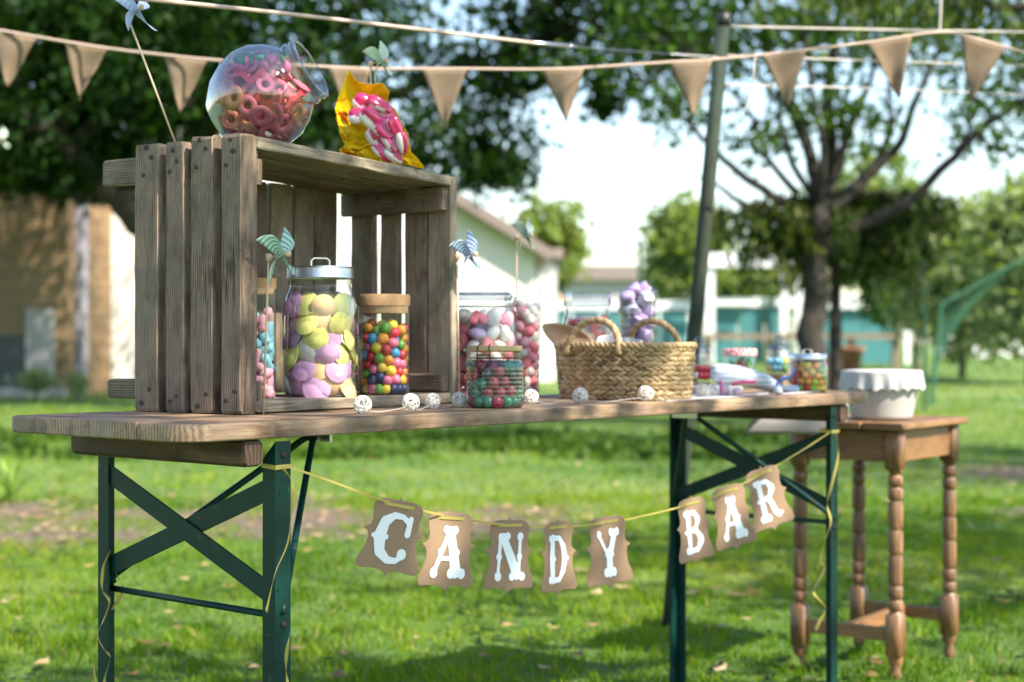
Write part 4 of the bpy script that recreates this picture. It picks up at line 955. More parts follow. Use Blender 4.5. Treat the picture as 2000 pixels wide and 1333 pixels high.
for k, (a, b, c_) in enumerate(flags):
    dd = DB_ + (.25 if a[0] < 500 else 0)*(1 - max(0, a[0])/500); A_, B_, C_ = at(*a, dd), at(*b, dd), at(*c_, dd + .02)
    og = (A_ + B_)/2; X1 = (B_ - A_).normalized(); N1 = X1.cross(UP).normalized(); n = 8; mb = MB(); rr = random.Random(k)
    ph = rr.uniform(0, 6); amp = rr.uniform(.005, .014)
    def fn(u_, v_):
        p = A_.lerp(B_, u_).lerp(C_, v_) + X1*(.004*math.sin(v_*5 + ph)*(1 - abs(2*u_ - 1))*0 + rr.uniform(-.0009, .0009)); return p + N1*amp*math.sin(ph + u_*4 + v_*3)*min(1, v_*3) + N1*.002
    mb.grid(fn, 8, 10)
    # a folded hem over the cord
    hem = [A_.lerp(B_, i/6) for i in range(7)]
    mb.ribbon([p - N1*.006 - UP*.002 for p in hem], [UP]*7, .012)
    o = mb.build('flag', M['burlap'], bu, world=True, smooth=True)
    Rm = Matrix((X1, N1, X1.cross(N1))).transposed().to_4x4(); Rm.translation = og
    o.data.transform(Rm.inverted()); o.matrix_basis = Rm
    md = o.modifiers.new('thick', 'SOLIDIFY'); md.thickness = .0015

# ------------------------------------------------------------------ washing line pole and lines
m = NM('mossy_pole'); v = m.coord('Object', (1, 1, .4)); n1 = m.noise(v, 30, 6, .7); n2 = m.noise(v, 5, 4, .6)
m.set(Base_Color=m.mix(m.ramp(n2, [(.35, (0, 0, 0)), (.65, (1, 1, 1))]), m.ramp(n1, [(.3, (.011, .016, .008)), (.7, (.036, .04, .024))]), m.ramp(n1, [(.3, (.006, .018, .010)), (.7, (.018, .040, .023))])), Roughness=.85); m.bump(n1, .6, .004); M['pole'] = m.mat
DP = 5.2
po = thing('line_pole', 'leaning mossy green washing line pole with a black cap', 'pole', at(1303, 1232, DP))
pb, ptp = at(1303, 1235, DP), at(1413, 42, DP)
MB().tube([pb - UP*.05, pb.lerp(ptp, .33), pb.lerp(ptp, .66), ptp], [.0235, .024, .0235, .0228], 12).build('shaft', M['pole'], po, world=True, smooth=True)
M['black'] = plain('black_plastic', (.015, .015, .016), .5, .2, 30)
MB().tube([ptp - (ptp - pb).normalized()*.016, ptp + (ptp - pb).normalized()*.026], .0242, 12).build('cap', M['black'], po, world=True, smooth=True)
M['line'] = plain('washing_line_rope', (.60, .52, .46), .75, .15, 150)
def rope(name, label, pts, r_, mat='line'):
    ps = [at(*p) for p in pts]; o = MB().tube(smooth_path(ps, 4), r_, 6).build(name, M[mat], None, smooth=True); return tag(o, label, 'rope', 'washing lines')
wl = thing('washing_line', 'pinkish washing line with a steel hook running in from top left', 'rope', at(1090, 88, 4.6))
MB().tube(smooth_path([at(150, -18, 2.7), at(280, -2, 2.9), at(600, 32, 3.5), at(1040, 84, 4.55)], 5), .0047, 8).build('rope', M['cord'], wl, world=True, smooth=True)
mb = MB(); mb.tube([at(1036, 84, 4.55), at(1112, 90, 4.72)], .006, 8); mb.tube([at(1112, 90, 4.72), at(1128, 92, 4.76)], .003, 6); mb.build('tensioner', M['alu'], wl, world=True, smooth=True)
MB().tube([at(1125, 92, 4.76), at(1310, 106, 5.1), at(1403, 112, DP - .03)], .0018, 6).build('wire', M['steel'], wl, world=True)
rope('washing_line', 'upper washing line from the pole cap to the right edge', [(1425, 52, DP), (1700, 58, 5.3), (2060, 64, 5.5), (2900, 75, 6.2)], .0035)
rope('washing_line', 'middle washing line running right below the flags', [(1410, 108, DP + .03), (1700, 119, 5.6), (2060, 130, 5.9), (2900, 150, 6.6)], .003)
rope('washing_line', 'lowest washing line running right across the tree limbs', [(1408, 165, DP + .03), (1700, 173, 5.6), (2060, 187, 5.9), (2900, 215, 6.6)], .003)
rope('washing_line', 'vertical cord dropping onto the upper line at right', [(1839, -40, 5.4), (1837, 30, 5.4), (1835, 60, 5.4)], .004)
rope('washing_line', 'loose cord end dangling right of the pole', [(1475, 109, 4.9), (1472, 150, 4.9), (1462, 190, 4.92), (1454, 222, 4.93)], .003)

# ------------------------------------------------------------------ side table with turned legs
SFx = atz(1735, 4.335, GZ); SR = atz(1842, 4.665, GZ); SLf = atz(1577, 4.555, GZ)
ex = (SR - SFx); ey = (SLf - SFx); wx, wy = ex.length, ey.length; ang_ = math.atan2(ex.y, ex.x)
ctr = SFx + ex/2 + ey/2
st = thing('side_table', 'small brown wooden side table with turned bobbin legs', 'side table', (ctr.x, ctr.y, GZ), ang_)
hx, hy = wx/2, wy/2; ZT = .707
sgn = 1 if (Matrix.Rotation(-ang_, 3, 'Z') @ ey).y > 0 else -1
for k in range(3):
    ww = (2*hy + .084)/3
    beam('top_board', st, (-hx - .045, -hy - .042 + ww*(k + .5), ZT - .010), (hx + .045, -hy - .042 + ww*(k + .5), ZT - .010), ww - .0012, .02, (0, 0, 1), M['oak'], 5, .004, .0003)
for sx in (-1, 1):
    for sy in (-1, 1):
        lg = MB(); x, y = sx*hx, sy*hy; q = .044
        lg.box((x, y, ZT - .02 - .055), (q, q, .108), 0, .003)
        lg.box((x, y, .125), (q + .002, q + .002, .12), 0, .006)
        prof = [(.014, ZT - .125), (.021, ZT - .131), (.015, ZT - .14)]
        z = ZT - .142; zend = .192; seg = [.026, .03, .062, .055, .066, .03, .026]; tot = sum(seg); sc_ = (z - zend)/tot
        for h in seg:
            h *= sc_
            prof += [(.0135, z - .001), (.0185, z - .003), (.0205, z - h*.18), (.0208, z - h*.5), (.0205, z - h*.82), (.0185, z - h + .003), (.0135, z - h + .001)]; z -= h
        prof += [(.018, .188), (.02, .184)]
        lg.lathe(prof[::-1], 18, Matrix.Translation((x, y, 0)))
        lg.lathe([(0, 0), (.014, .0), (.019, .018), (.012, .034), (.021, .052), (.021, .068)], 16, Matrix.Translation((x, y, 0)))
        lg.build('leg', M['oak_leg'], st, auto=50)
    beam('apron', st, (sx*hx, -hy + .02, ZT - .066), (sx*hx, hy - .02, ZT - .066), .085, .02, (1, 0, 0), M['oak'], 3, .001, .0002)
    beam('stretcher', st, (sx*hx, -hy + .02, .125), (sx*hx, hy - .02, .125), .036, .024, (1, 0, 0), M['oak'], 3, .002, .0003)
for sy in (-1, 1): beam('apron', st, (-hx + .02, sy*hy, ZT - .066), (hx - .02, sy*hy, ZT - .066), .085, .02, (0, 1, 0), M['oak'], 3, .001, .0002)
beam('stretcher', st, (-hx + .012, 0, .125), (hx - .012, 0, .125), .036, .024, (0, 1, 0), M['oak'], 3, .002, .0003)
# bowl with a gathered cover
M['cream'] = plain('cream_enamel', (.40, .385, .36), .5, .05, 20)
M['cover'] = plain('cream_cloth', (.44, .42, .40), .9, .06, 200, .1)
bw = thing('bowl', 'cream bowl under a gathered cloth cover on the side table', 'bowl', atz(1722, 4.52, GZ + ZT + .001))
prof = [(0, 0), (.078, 0), (.082, .004)]
for i in range(9):
    t = i/8; r_ = .085 + .024*t; z = .006 + .115*t; prof += [(r_, z), (r_ + .0012, z + .007)]
prof += [(.112, .134), (.108, .134), (.080, .01), (0, .008)]
MB().lathe(prof, 40).build('body', M['cream'], bw, smooth=True)
def frill(u_, v_):
    a = 2*PI*u_; k = max(0, v_ - .35)/.65; r_ = .112*min(1, v_/.35) if v_ < .35 else .1125 + .0055*k*math.sin(a*17 + math.sin(a*3))*1 + .003*k
    z = .142 - .003*(v_/.35)**3 if v_ < .35 else .139 - .052*k + .004*k*math.sin(a*23)
    return Vector((r_*math.cos(a), r_*math.sin(a), z))
MB().grid(frill, 140, 14).build('cover', M['cover'], bw, smooth=True)
# ------------------------------------------------------------------ sweets
def pack(n, r_, R, H, seed, it=160, Rf=None, flat=1.0):
    """lets n balls settle in a jar of radius R (or Rf(z)) and height H"""
    g = np.random.default_rng(seed); a = g.random(n)*2*PI; q = np.sqrt(g.random(n))*(R - r_)
    P = np.stack([q*np.cos(a), q*np.sin(a), r_ + (H - 2*r_)*g.random(n)], 1); rz = r_*flat
    for k in range(it):
        D_ = P[:, None] - P[None]; Ds = D_.copy(); Ds[..., 2] /= flat
        ds = np.sqrt((Ds**2).sum(-1)) + np.eye(n)*9; ov = np.clip(2*r_ - ds, 0, None)
        P += (Ds/ds[..., None]*ov[..., None]*np.array([1, 1, flat])).sum(1)*.35
        P[:, 2] -= .0012*(1 - k/it)
        P[:, 2] = np.maximum(P[:, 2], rz)
        Rz = (np.array([Rf(z) for z in P[:, 2]]) if Rf else np.full(n, R)) - r_; hh = np.hypot(P[:, 0], P[:, 1]); s = np.minimum(1, Rz/np.maximum(hh, 1e-6)); P[:, 0] *= s; P[:, 1] *= s
        P[:, 2] = np.clip(P[:, 2], rz, H - rz)
    return P
def ball_data(name, mat, nu=14, nv=9, sc=(1, 1, 1), lump=0.0, seed=1):
    mb = MB(); mb.sphere((0, 0, 0), 1, nu, nv, sc); rr = random.Random(seed)
    if lump: mb.v = [v*(1 + rr.uniform(-lump, lump)) for v in mb.v]
    return mb.data(name, mat, True)
def candies(name, cat, group, jar_desc, P, origin, kinds, size, rot='rand', seed=1, rotz=0.0, mat4=None, cut=.5):
    """kinds: (colour words, mesh, weight); every sweet is an object of its own"""
    rr = random.Random(seed); ws = [k[2] for k in kinds]; out = []; lim = cut*max(math.hypot(p[0], p[1]) for p in P)
    for p in P:
        k = rr.choices(kinds, ws)[0]
        if p[0]*FW.x + p[1]*FW.y > lim and p[2] < max(q_[2] for q_ in P) - .02: continue     # the far side of the heap cannot be seen
        o = bpy.data.objects.new(name, k[1]); link(o)
        q = Vector(p)
        if mat4 is not None: o.location = mat4 @ q
        else: o.location = Vector(origin) + q
        s = size*rr.uniform(.90, 1.08); o.scale = (s*rr.uniform(.95, 1.04), s*rr.uniform(.95, 1.04), s*rr.uniform(.95, 1.04))
        o.rotation_euler = (rr.uniform(0, 6.28), rr.uniform(0, 6.28), rr.uniform(0, 6.28)) if rot == 'rand' else rot(rr, q)
        tag(o, k[0] + ' ' + jar_desc, cat, group); out.append(o)
    return out
def cm(name, col, rough=.42, sub=.15, coat=.15):
    m_ = plain(name, col, rough, .10, 2.2, .12, 0, .45, 0, coat, sub); t_ = m_.node_tree; b_ = t_.nodes['Principled BSDF']; lk = b_.inputs['Base Color'].links[0].from_socket
    oi_ = t_.nodes.new('ShaderNodeObjectInfo'); hs_ = t_.nodes.new('ShaderNodeHueSaturation'); mr = t_.nodes.new('ShaderNodeMapRange'); mr.inputs[3].default_value = .72; mr.inputs[4].default_value = 1.12
    t_.links.new(oi_.outputs['Random'], mr.inputs[0]); t_.links.new(mr.outputs[0], hs_.inputs['Value']); t_.links.new(lk, hs_.inputs['Color']); t_.links.new(hs_.outputs[0], b_.inputs['Base Color']); return m_
MC = {k: cm('sweet_' + k, c) for k, c in dict(yellow=(.80, .60, .06), red=(.55, .03, .05), pink=(.66, .16, .26), blue=(.06, .26, .48), black=(.02, .018, .03), green=(.13, .34, .05), orange=(.74, .30, .04), dark_red=(.22, .012, .035), dark_green=(.03, .16, .09), white=(.82, .78, .70), lilac=(.56, .38, .60), sky=(.16, .46, .62), navy=(.03, .04, .12), lime=(.40, .58, .05), purple=(.30, .06, .22)).items()}
MS = {k: plain('wafer_' + k, c, .8, .05, 300, .05, 0, .3, .15) for k, c in dict(yellow=(.78, .74, .22), lilac=(.64, .36, .56), white=(.80, .78, .72), orange=(.80, .55, .28)).items()}
MM = {k: plain('mallow_' + k, c, .85, .04, 200, .05, 0, .3, .1) for k, c in dict(pink=(.76, .36, .42), white=(.82, .77, .70), lilac=(.58, .42, .64), sky=(.30, .60, .70), coral=(.80, .22, .26), pale=(.78, .72, .80)).items()}

def jar_body(parent, prof, mat='glass', n=40, M_=None): return MB().lathe(prof, n, M_).build('glass_body', M[mat], parent, smooth=True)
# --- flying saucer jar
o0 = onz(625, 776, TOP + .0235); 
fj = crate_pt(.30, .085, .0235); dd = depth(fj); fj = atz(625, dd, TOP + .0235); R = 71/FPX*dd
jr = thing('sweet_jar', 'big glass jar with flat metal lid full of flying saucer sweets', 'jar', fj)
hj = (776 - 547)/FPX*dd
jar_body(jr, [(0, .001), (R*.86, .001), (R*.97, .006), (R, .014), (R*1.0, hj*.74), (R*.985, hj*.80), (R*.93, hj*.87), (R*.85, hj*.925), (R*.84, hj*.955), (R*.87, hj*.965), (R*.87, hj)])
RL = R*.915
ld = MB().lathe([(0, hj + .0225), (RL*.96, hj + .0225), (RL, hj + .019), (RL, hj + .006), (RL*1.01, hj + .004), (RL*1.01, hj + .001), (RL*.985, hj)], 40).build('lid', M['alu'], jr, auto=35)
mb = MB(); hw = .0165
Mh = Matrix.Rotation(YAW - PI/2 + .25, 3, 'Z')
pts = [Mh @ Vector(p) for p in ((-hw, 0, hj + .0215), (-hw, 0, hj + .034), (-hw*.7, 0, hj + .038), (hw*.7, 0, hj + .038), (hw, 0, hj + .034), (hw, 0, hj + .0215))]
mb.ribbon(pts, [Mh @ Vector((0, 1, 0))]*6, .018); hdl = mb.build('handle', M['alu'], ld); md = hdl.modifiers.new('thick', 'SOLIDIFY'); md.thickness = .0022
mb = MB(); mb.lathe([(0, -.36), (.35, -.32), (.66, -.19), (.86, -.05), (1.0, -.015), (1.0, .015), (.86, .05), (.66, .19), (.35, .32), (0, .36)], 24)
sau = {k: mb.data('saucer_sweet', m_, True) for k, m_ in MS.items()}
rs = .0255
g_ = random.Random(14); P = []; va = math.atan2(-FW.y, -FW.x)
for z0 in np.linspace(rs*.8, hj*.76, 6):          # shingled against the glass, row over row
    n_ = 10; ph = g_.uniform(0, 6)
    for k in range(n_):
        a = ph + 2*PI*(k + g_.uniform(-.22, .22))/n_; q_ = R - rs*(.34 if k % 2 else .62); P.append(np.array([q_*math.cos(a), q_*math.sin(a), z0 + g_.uniform(-.006, .006)]))
for k in range(16):
    a = g_.uniform(0, 6.28); q_ = R*g_.uniform(0, .42); P.append(np.array([q_*math.cos(a), q_*math.sin(a), rs*.5 + hj*.80*(k + .5)/16]))
P = sorted([p for p in P if p[2] < hj*.93], key=lambda p: g_.random())
def rot_s(rr, q):
    if math.hypot(q.x, q.y) > R*.45:
        a = math.atan2(q.y, q.x); return (0, PI/2 + rr.choice((-.42, -.25, -.1, .12, .3)), a + rr.uniform(-.22, .22))
    return (rr.uniform(-.6, .6), rr.uniform(-.6, .6), 0)
candies('saucer_sweet', 'sweet', 'flying saucer sweets', 'flying saucer wafer in the big metal-lidded jar', P, fj, [('pale yellow', sau['yellow'], 4), ('lilac pink', sau['lilac'], 4), ('white', sau['white'], 2), ('pale orange', sau['orange'], 1.8)], rs, rot_s, 11)

# --- cork jar of jelly balls
cj = crate_pt(.47, .062, .0235); dd = depth(cj); cj = atz(750, dd, TOP + .0235); R = 50/FPX*dd; hj = (775 - 604)/FPX*dd
jr = thing('sweet_jar', 'straight glass jar with cork lid full of mixed jelly balls', 'jar', cj)
jar_body(jr, [(0, .001), (R*.94, .001), (R, .005), (R, hj + .004)])
MB().lathe([(0, hj - .014), (R*.95, hj - .014), (R*.96, hj), (R*1.02, hj + .001), (R*1.03, hj + .020), (R*.99, hj + .0235), (0, hj + .0235)], 36).build('cork_lid', M['cork'], jr, auto=40)
P = pack(185, .0106, R*.985, hj*.97, 6, 150)
bd = {k: ball_data('jelly_ball', MC[k], 14, 9, (1, 1, .94), .02, i) for i, k in enumerate(MC)}
candies('jelly_ball', 'sweet', 'jelly balls', 'jelly ball in the cork-lidded jar', P, cj, [(k_, bd[k], w_) for k_, k, w_ in (('yellow', 'yellow', 3), ('red', 'red', 3), ('pink', 'pink', 4), ('blue', 'blue', 3), ('black', 'navy', 2.5), ('green', 'green', 2), ('orange', 'orange', 2))], .0112, 'rand', 7)

# --- narrow jar of blue and pink twists behind the crate's front post
bj = crate_pt(.17, .13, .0235); dd = depth(bj); bj = atz(500, dd, TOP + .0235); R = .037
jr = thing('sweet_jar', 'slim cork-lidded jar of blue and pink sweets behind the crate post', 'jar', bj); hj = .205
jar_body(jr, [(0, .001), (R*.94, .001), (R, .005), (R, hj)])
MB().lathe([(0, hj - .012), (R*.95, hj - .012), (R*1.02, hj + .001), (R*1.02, hj + .017), (0, hj + .018)], 32).build('cork_lid', M['cork'], jr, auto=40)
mb = MB(); mb.tube([(-1, 0, 0), (-.85, .1, 0), (-.4, -.08, .05), (0, .08, -.05), (.4, -.08, .05), (.85, .1, 0), (1, 0, 0)], [.25, .55, .62, .62, .62, .55, .25], 10)
tw_ = {k: mb.data('sugar_twist', sugar('twist_' + k, c), True) for k, c in (('sky', (.22, .52, .62)), ('pink', (.72, .34, .40)))}
P = pack(56, .0125, R*.98, hj*.93, 8, 120)
candies('sugar_twist', 'sweet', 'blue and pink sugar twists', 'sugar twist in the slim jar', P, bj, [('blue', tw_['sky'], 1), ('pink', tw_['pink'], 1.1)], .0155, 'rand', 9)

# --- big clip-top jar
def clip_parts(parent, R, z, wood_lid=False, lid_r=None, ang0=0.0, wire='steel'):
    lr = lid_r or R*.86
    if wood_lid:
        MB().lathe([(0, z + .012), (lr*1.05, z + .012), (lr*1.08, z + .008), (lr*1.06, z + .002), (lr*.98, z)], 36).build('lid', M['brass_lid'], parent, auto=40)
    else:
        MB().lathe([(0, z + .013), (lr*.86, z + .013), (lr*.93, z + .018), (lr*1.0, z + .015), (lr*1.02, z + .007), (lr*.98, z + .001), (0, z + .002)], 40).build('glass_lid', M['glass_lid'], parent, smooth=True)
    MB().tube([(lr*1.03*math.cos(2*PI*i/36), lr*1.03*math.sin(2*PI*i/36), z - .012) for i in range(36)], .0012, 6, True).build('neck_wire', M[wire], parent, smooth=True)
    ca, sa = math.cos(ang0), math.sin(ang0); q = lambda r_, t, zz: (r_*ca - t*sa, r_*sa + t*ca, zz)
    mb = MB()
    for sg in (-1, 1): mb.tube(smooth_path([q(lr*1.04, sg*.013, z - .014), q(lr*1.09, sg*.013, z - .002), q(lr*1.09, sg*.012, z + .010), q(lr*.90, sg*.011, z + .0155)], 4), .0012, 6)
    mb.tube([q(lr*1.10, -.015, z - .006), q(lr*1.10, .015, z - .006)], .0016, 6)
    mb.tube(smooth_path([q(lr*1.06, -.014, z - .013), q(lr*1.16, -.013, z - .022), q(lr*1.2, 0, z - .034), q(lr*1.16, .013, z - .022), q(lr*1.06, .014, z - .013)], 4), .0013, 6)
    mb.build('wire_bail', M[wire], parent, smooth=True)
VA = YAW - PI/2      # heading of the photograph's right-hand direction
kj = ony(943, .335); dd = depth(kj); R = 66/FPX*dd; zn = (768 - 575)/FPX*dd
jr = thing('sweet_jar', 'large clip-top glass jar of pink and white sweets behind the crate corner', 'jar', kj)
jar_body(jr, [(0, .001), (R*.9, .001), (R*.98, .006), (R, .016), (R, zn*.66), (R*.97, zn*.76), (R*.90, zn*.86), (R*.83, zn*.92), (R*.82, zn*.95), (R*.86, zn*.965), (R*.82, zn*.985), (R*.82, zn)])
clip_parts(jr, R, zn + .002, ang0=VA + .1)
# hearts
def heart_data(name, mat):
    mb = MB(); n = 28; rings = [(1.0, 0), (.97, .16), (.85, .30), (.6, .40), (.3, .44), (0, .45)]
    def hp(a): return Vector((16*math.sin(a)**3, 13*math.cos(a) - 5*math.cos(2*a) - 2*math.cos(3*a) - math.cos(4*a) + 2.5, 0))/15.0
    vs = []; fs = []
    allr = [(s, -h) for s, h in rings[::-1]] + rings[1:]
    for s, h in allr:
        for k in range(n): p = hp(2*PI*k/n)*max(s, .02); vs.append((p.x, p.y, h))
    for i in range(len(allr) - 1):
        for k in range(n): fs.append((i*n + k, i*n + (k + 1) % n, (i + 1)*n + (k + 1) % n, (i + 1)*n + k))
    return mesh_data(name, vs, fs, mat, smooth=True)
P = pack(112, .0170, R*.98, zn*.93, 10, 120)
eg = {k: ball_data('bonbon', MM[k], 14, 9, (1, .78, .62)) for k in ('white', 'pink', 'coral', 'lilac')}
hc = heart_data('bonbon', MM['coral'])
candies('bonbon', 'sweet', 'bonbons in the large clip-top jar', 'bonbon in the large clip-top jar', [p for p in P if p[2] > zn*.62], kj, [('cream white', eg['white'], 4), ('coral pink', hc, 2), ('lilac', eg['lilac'], .8)], .0205, 'rand', 11)
candies('bonbon', 'sweet', 'bonbons in the large clip-top jar', 'bonbon in the large clip-top jar', [p for p in P if p[2] <= zn*.62], kj, [('cream white', eg['white'], 1.6), ('coral pink', hc, 3)], .0205, 'rand', 12)

# --- tall vase of pink and white eggs
tv = ony(1022, .452); dd = depth(tv); R = 37/FPX*dd; hv = (774 - 562)/FPX*dd
jr = thing('glass_vase', 'tall straight glass vase of pink and white sweets', 'vase', tv)
jar_body(jr, [(0, .001), (R*.80, .001), (R*.84, .006), (R*1.0, hv - .002), (R*1.01, hv), (R*.985, hv - .001)])
P = pack(84, .0135, R*.95, hv*.95, 13, 130, lambda z: R*(.82 + .16*z/hv))
two = MB(); two.sphere((0, 0, 0), 1, 16, 10, (1.05, .8, .74)); md_ = two.data('sugared_egg', [MM['pink'], MM['white']], True)
for p_ in md_.polygons:
    if p_.center.x > .35: p_.material_index = 1
eg2 = {'pink': ball_data('sugared_egg', MM['pink'], 14, 9, (1.05, .8, .74)), 'white': ball_data('sugared_egg', MM['white'], 14, 9, (1.05, .8, .74)), 'coral': ball_data('sugared_egg', MM['coral'], 14, 9, (1.05, .8, .74))}
candies('sugared_egg', 'sweet', 'sugared eggs in the tall vase', 'sugared egg in the tall glass vase', P, tv, [('pink and white', md_, 2), ('pink', eg2['pink'], 2), ('white', eg2['white'], 1.4), ('coral', eg2['coral'], 1)], .0165, 'rand', 14)

# --- small clip jar of dark sweets at the table edge
sj = ony(968, .072); dd = depth(sj); R = 58/FPX*dd; zn = (799 - 704)/FPX*dd
jr = thing('sweet_jar', 'small clip-top jar with wooden lid full of dark sweets at table edge', 'jar', sj)
pr = [(0, .001), (R*.84, .001), (R*.92, .004), (R*.98, .012), (R, .02)]
for i in range(7): z = .024 + zn*.58*i/6.5; pr += [(R*1.0, z), (R*.985, z + zn*.035), (R*1.0, z + zn*.07)]
pr += [(R*.97, zn*.86), (R*.90, zn*.95), (R*.88, zn), (R*.90, zn + .003), (R*.9, zn + .012)]
jar_body(jr, pr, 'glass')
clip_parts(jr, R, zn + .014, True, R*.84, -PI/2 + VA - .45, 'black')
P = pack(98, .0122, R*.97, zn*.98, 15, 140)
def striped(name, c):
    m = NM(name); v = m.coord('Object'); q = m.n('TexWave', wave_type='BANDS', bands_direction='Z'); m.l(v, q.inputs['Vector']); q.inputs['Scale'].default_value = 1.1; q.inputs['Distortion'].default_value = .3
    m.set(Base_Color=m.mix(m.ramp(q.outputs[1], [(.35, (0, 0, 0)), (.6, (1, 1, 1))]), c, tuple(min(1, x*1.3 + .045) for x in c)), Roughness=.25); return m.mat
st_ = {k: ball_data('boiled_sweet', striped('striped_' + k, c), 16, 10, (1, 1, .95)) for k, c in (('dark_red', (.20, .012, .03)), ('dark_green', (.02, .15, .09)), ('black', (.015, .014, .02)))}
candies('boiled_sweet', 'sweet', 'boiled sweets in the small clip-top jar', 'striped boiled sweet in the small clip-top jar', P, sj, [('dark red', st_['dark_red'], 3), ('dark green', st_['dark_green'], 3), ('black', st_['black'], 2.2)], .0125, 'rand', 16)

# --- square jar of red hearts and vase of lilac marshmallows
qj = ony(1147, .375); dd = depth(qj); R = 47/FPX*dd; zq = (770 - 598)/FPX*dd
jr = thing('sweet_jar', 'square glass jar with faceted glass lid holding red speckled sweets', 'jar', qj, VA + .12)
def sq_lathe(prof, n=32, pw_=.42):
    mb = MB(); mb.lathe(prof, n)
    for v in mb.v:
        r_ = math.hypot(v.x, v.y)
        if r_ > 1e-6:
            c_, s = v.x/r_, v.y/r_; k = 1/(abs(c_)**(2/pw_) + abs(s)**(2/pw_))**(pw_/2); v.x *= k; v.y *= k
    return mb
sq_lathe([(0, .001), (R*.92, .001), (R, .008), (R, zq*.80), (R*.95, zq*.88), (R*.86, zq*.93), (R*.86, zq)]).build('glass_body', M['glass'], jr, smooth=True)
sq_lathe([(0, zq + .002), (R*.98, zq + .002), (R, zq + .006), (R, zq + .030), (R*.97, zq + .035), (0, zq + .035)], 8, .8).build('glass_lid', M['glass_lid'], jr, auto=30)
P = pack(140, .0150, R*.98, zq*.90, 17, 120); P = P[P[:, 2] > .045]
m = NM('speckled_sweet'); v = m.coord('Object'); nz = m.noise(v, 7, 4, .7); m.set(Base_Color=m.ramp(nz, [(.42, (.20, .10, .08)), (.52, (.62, .50, .40)), (.65, (.80, .70, .6))]), Roughness=.5)
sp = ball_data('fruit_gum', m.mat, 12, 8, (1, .85, .8)); rd = ball_data('fruit_gum', MC['red'], 12, 8, (1, .85, .75)); hr_ = heart_data('fruit_gum', cm('sweet_scarlet', (.75, .07, .05)))
candies('fruit_gum', 'sweet', 'fruit gums in the square jar', 'sweet in the square glass jar', [p for p in P if p[2] > zq*.6], qj, [('speckled brown', sp, 2.5), ('scarlet heart', hr_, 2)], .0165, 'rand', 18)
candies('fruit_gum', 'sweet', 'fruit gums in the square jar', 'sweet in the square glass jar', [p for p in P if p[2] <= zq*.6], qj, [('scarlet heart', hr_, 3), ('red', rd, 1)], .0165, 'rand', 19)
mv = ony(1245, .395); dd = depth(mv); R = 37/FPX*dd; hv = (767 - 566)/FPX*dd
jr = thing('glass_vase', 'tapering glass vase heaped with lilac and white marshmallows', 'vase', mv)
jar_body(jr, [(0, .001), (R*.74, .001), (R*.78, .006), (R*1.0, hv - .004), (R*1.01, hv), (R*.985, hv - .001)], 'glass_lid')
mb = MB(); n = 10
def mallow(mat, tw=.5):
    mb = MB(); vs = []; fs = []; n = 12
    for i, (s, z) in enumerate(((.0, -.9), (.86, -.9), (1.0, -.78), (1.0, 0), (1.0, .78), (.86, .9), (0, .9))):
        for k in range(n):
            a = 2*PI*k/n + tw*z; q_ = 1 + .14*math.cos(4*(a - tw*z)); vs.append((max(s, .01)*q_*math.cos(a), max(s, .01)*q_*math.sin(a), z))
    for i in range(6):
        for k in range(n): fs.append((i*n + k, i*n + (k + 1) % n, (i + 1)*n + (k + 1) % n, (i + 1)*n + k))
    return mesh_data('marshmallow', vs, fs, mat, smooth=True)
ml = {k: mallow(MM[k]) for k in ('lilac', 'pale', 'white')}
g4_ = random.Random(33); P = []
for k in range(8):
    z = .016 + k*(hv - .022)/7.4; rq = R*(.76 + .22*z/hv) - .0150; ph = k*1.1 + g4_.uniform(-.2, .2)
    for j in range(4): a = ph + j*PI/2; P.append((rq*math.cos(a), rq*math.sin(a), z + g4_.uniform(-.004, .004)))
P.append((.010, -.012, hv + .003)); P.append((-.010, .0, hv + .0))
candies('marshmallow', 'sweet', 'marshmallows in the tapering vase', 'marshmallow in the tapering vase', P, mv, [('lilac', ml['lilac'], 3), ('white', ml['white'], 1.2), ('pale mauve', ml['pale'], 1)], .0170, 'rand', 21, cut=.9)

# --- jars at the far end
def riser(px, y, w_, d_, h, label):
    p = ony(px, y); o = MB(); o.box((0, 0, h/2), (w_, d_, h), 0, .003); q = o.build('wood_block', M['pale_brown'], None); q.location = p; q.rotation_euler = (0, 0, .1); tag(q, label, 'block'); return p
M['pale_brown'] = wood('block_wood', (.16, .09, .05), (.32, .19, .11), (.42, .28, .18), rings=40, stain=.3)
def apothecary(px, y, z, wpx, ytop, label, P_seed, kinds, sz, fill, n):
    p = ony(px, y, TOP + z); dd = depth(p); R = wpx/2/FPX*dd; ht = CAM.z + (HZ - ytop)/FPX*dd - (TOP + z); hb = ht*.60
    jr = thing('apothecary_jar', label, 'jar', p)
    jar_body(jr, [(0, .001), (R*.8, .001), (R*.86, .004), (R*.80, .008), (R*.96, .016), (R, hb*.3), (R*1.0, hb*.75), (R*.93, hb*.9), (R*.82, hb*.97), (R*.86, hb)], 'glass', 28)
    k = ht - hb
    MB().lathe([(R*.98, hb), (R*.98, hb + .003), (R*.90, hb + k*.18), (R*.72, hb + k*.36), (R*.36, hb + k*.50), (R*.22, hb + k*.56), (R*.34, hb + k*.66), (R*.44, hb + k*.78), (R*.36, hb + k*.93), (0, hb + k)], 28).build('glass_lid', M['glass_lid'], jr, smooth=True)
    P = pack(n, sz*.92, R*.92, hb*fill, P_seed, 100); P[:, 2] += .009
    return p, P, kinds
riser(1368, .262, .085, .07, .026, 'small brown wooden block under the red sweet jar')
p, P, _ = apothecary(1367, .262, .0265, 47, 657, 'small apothecary jar with knob lid holding red and white sweets', 24, None, .0095, .5, 30)
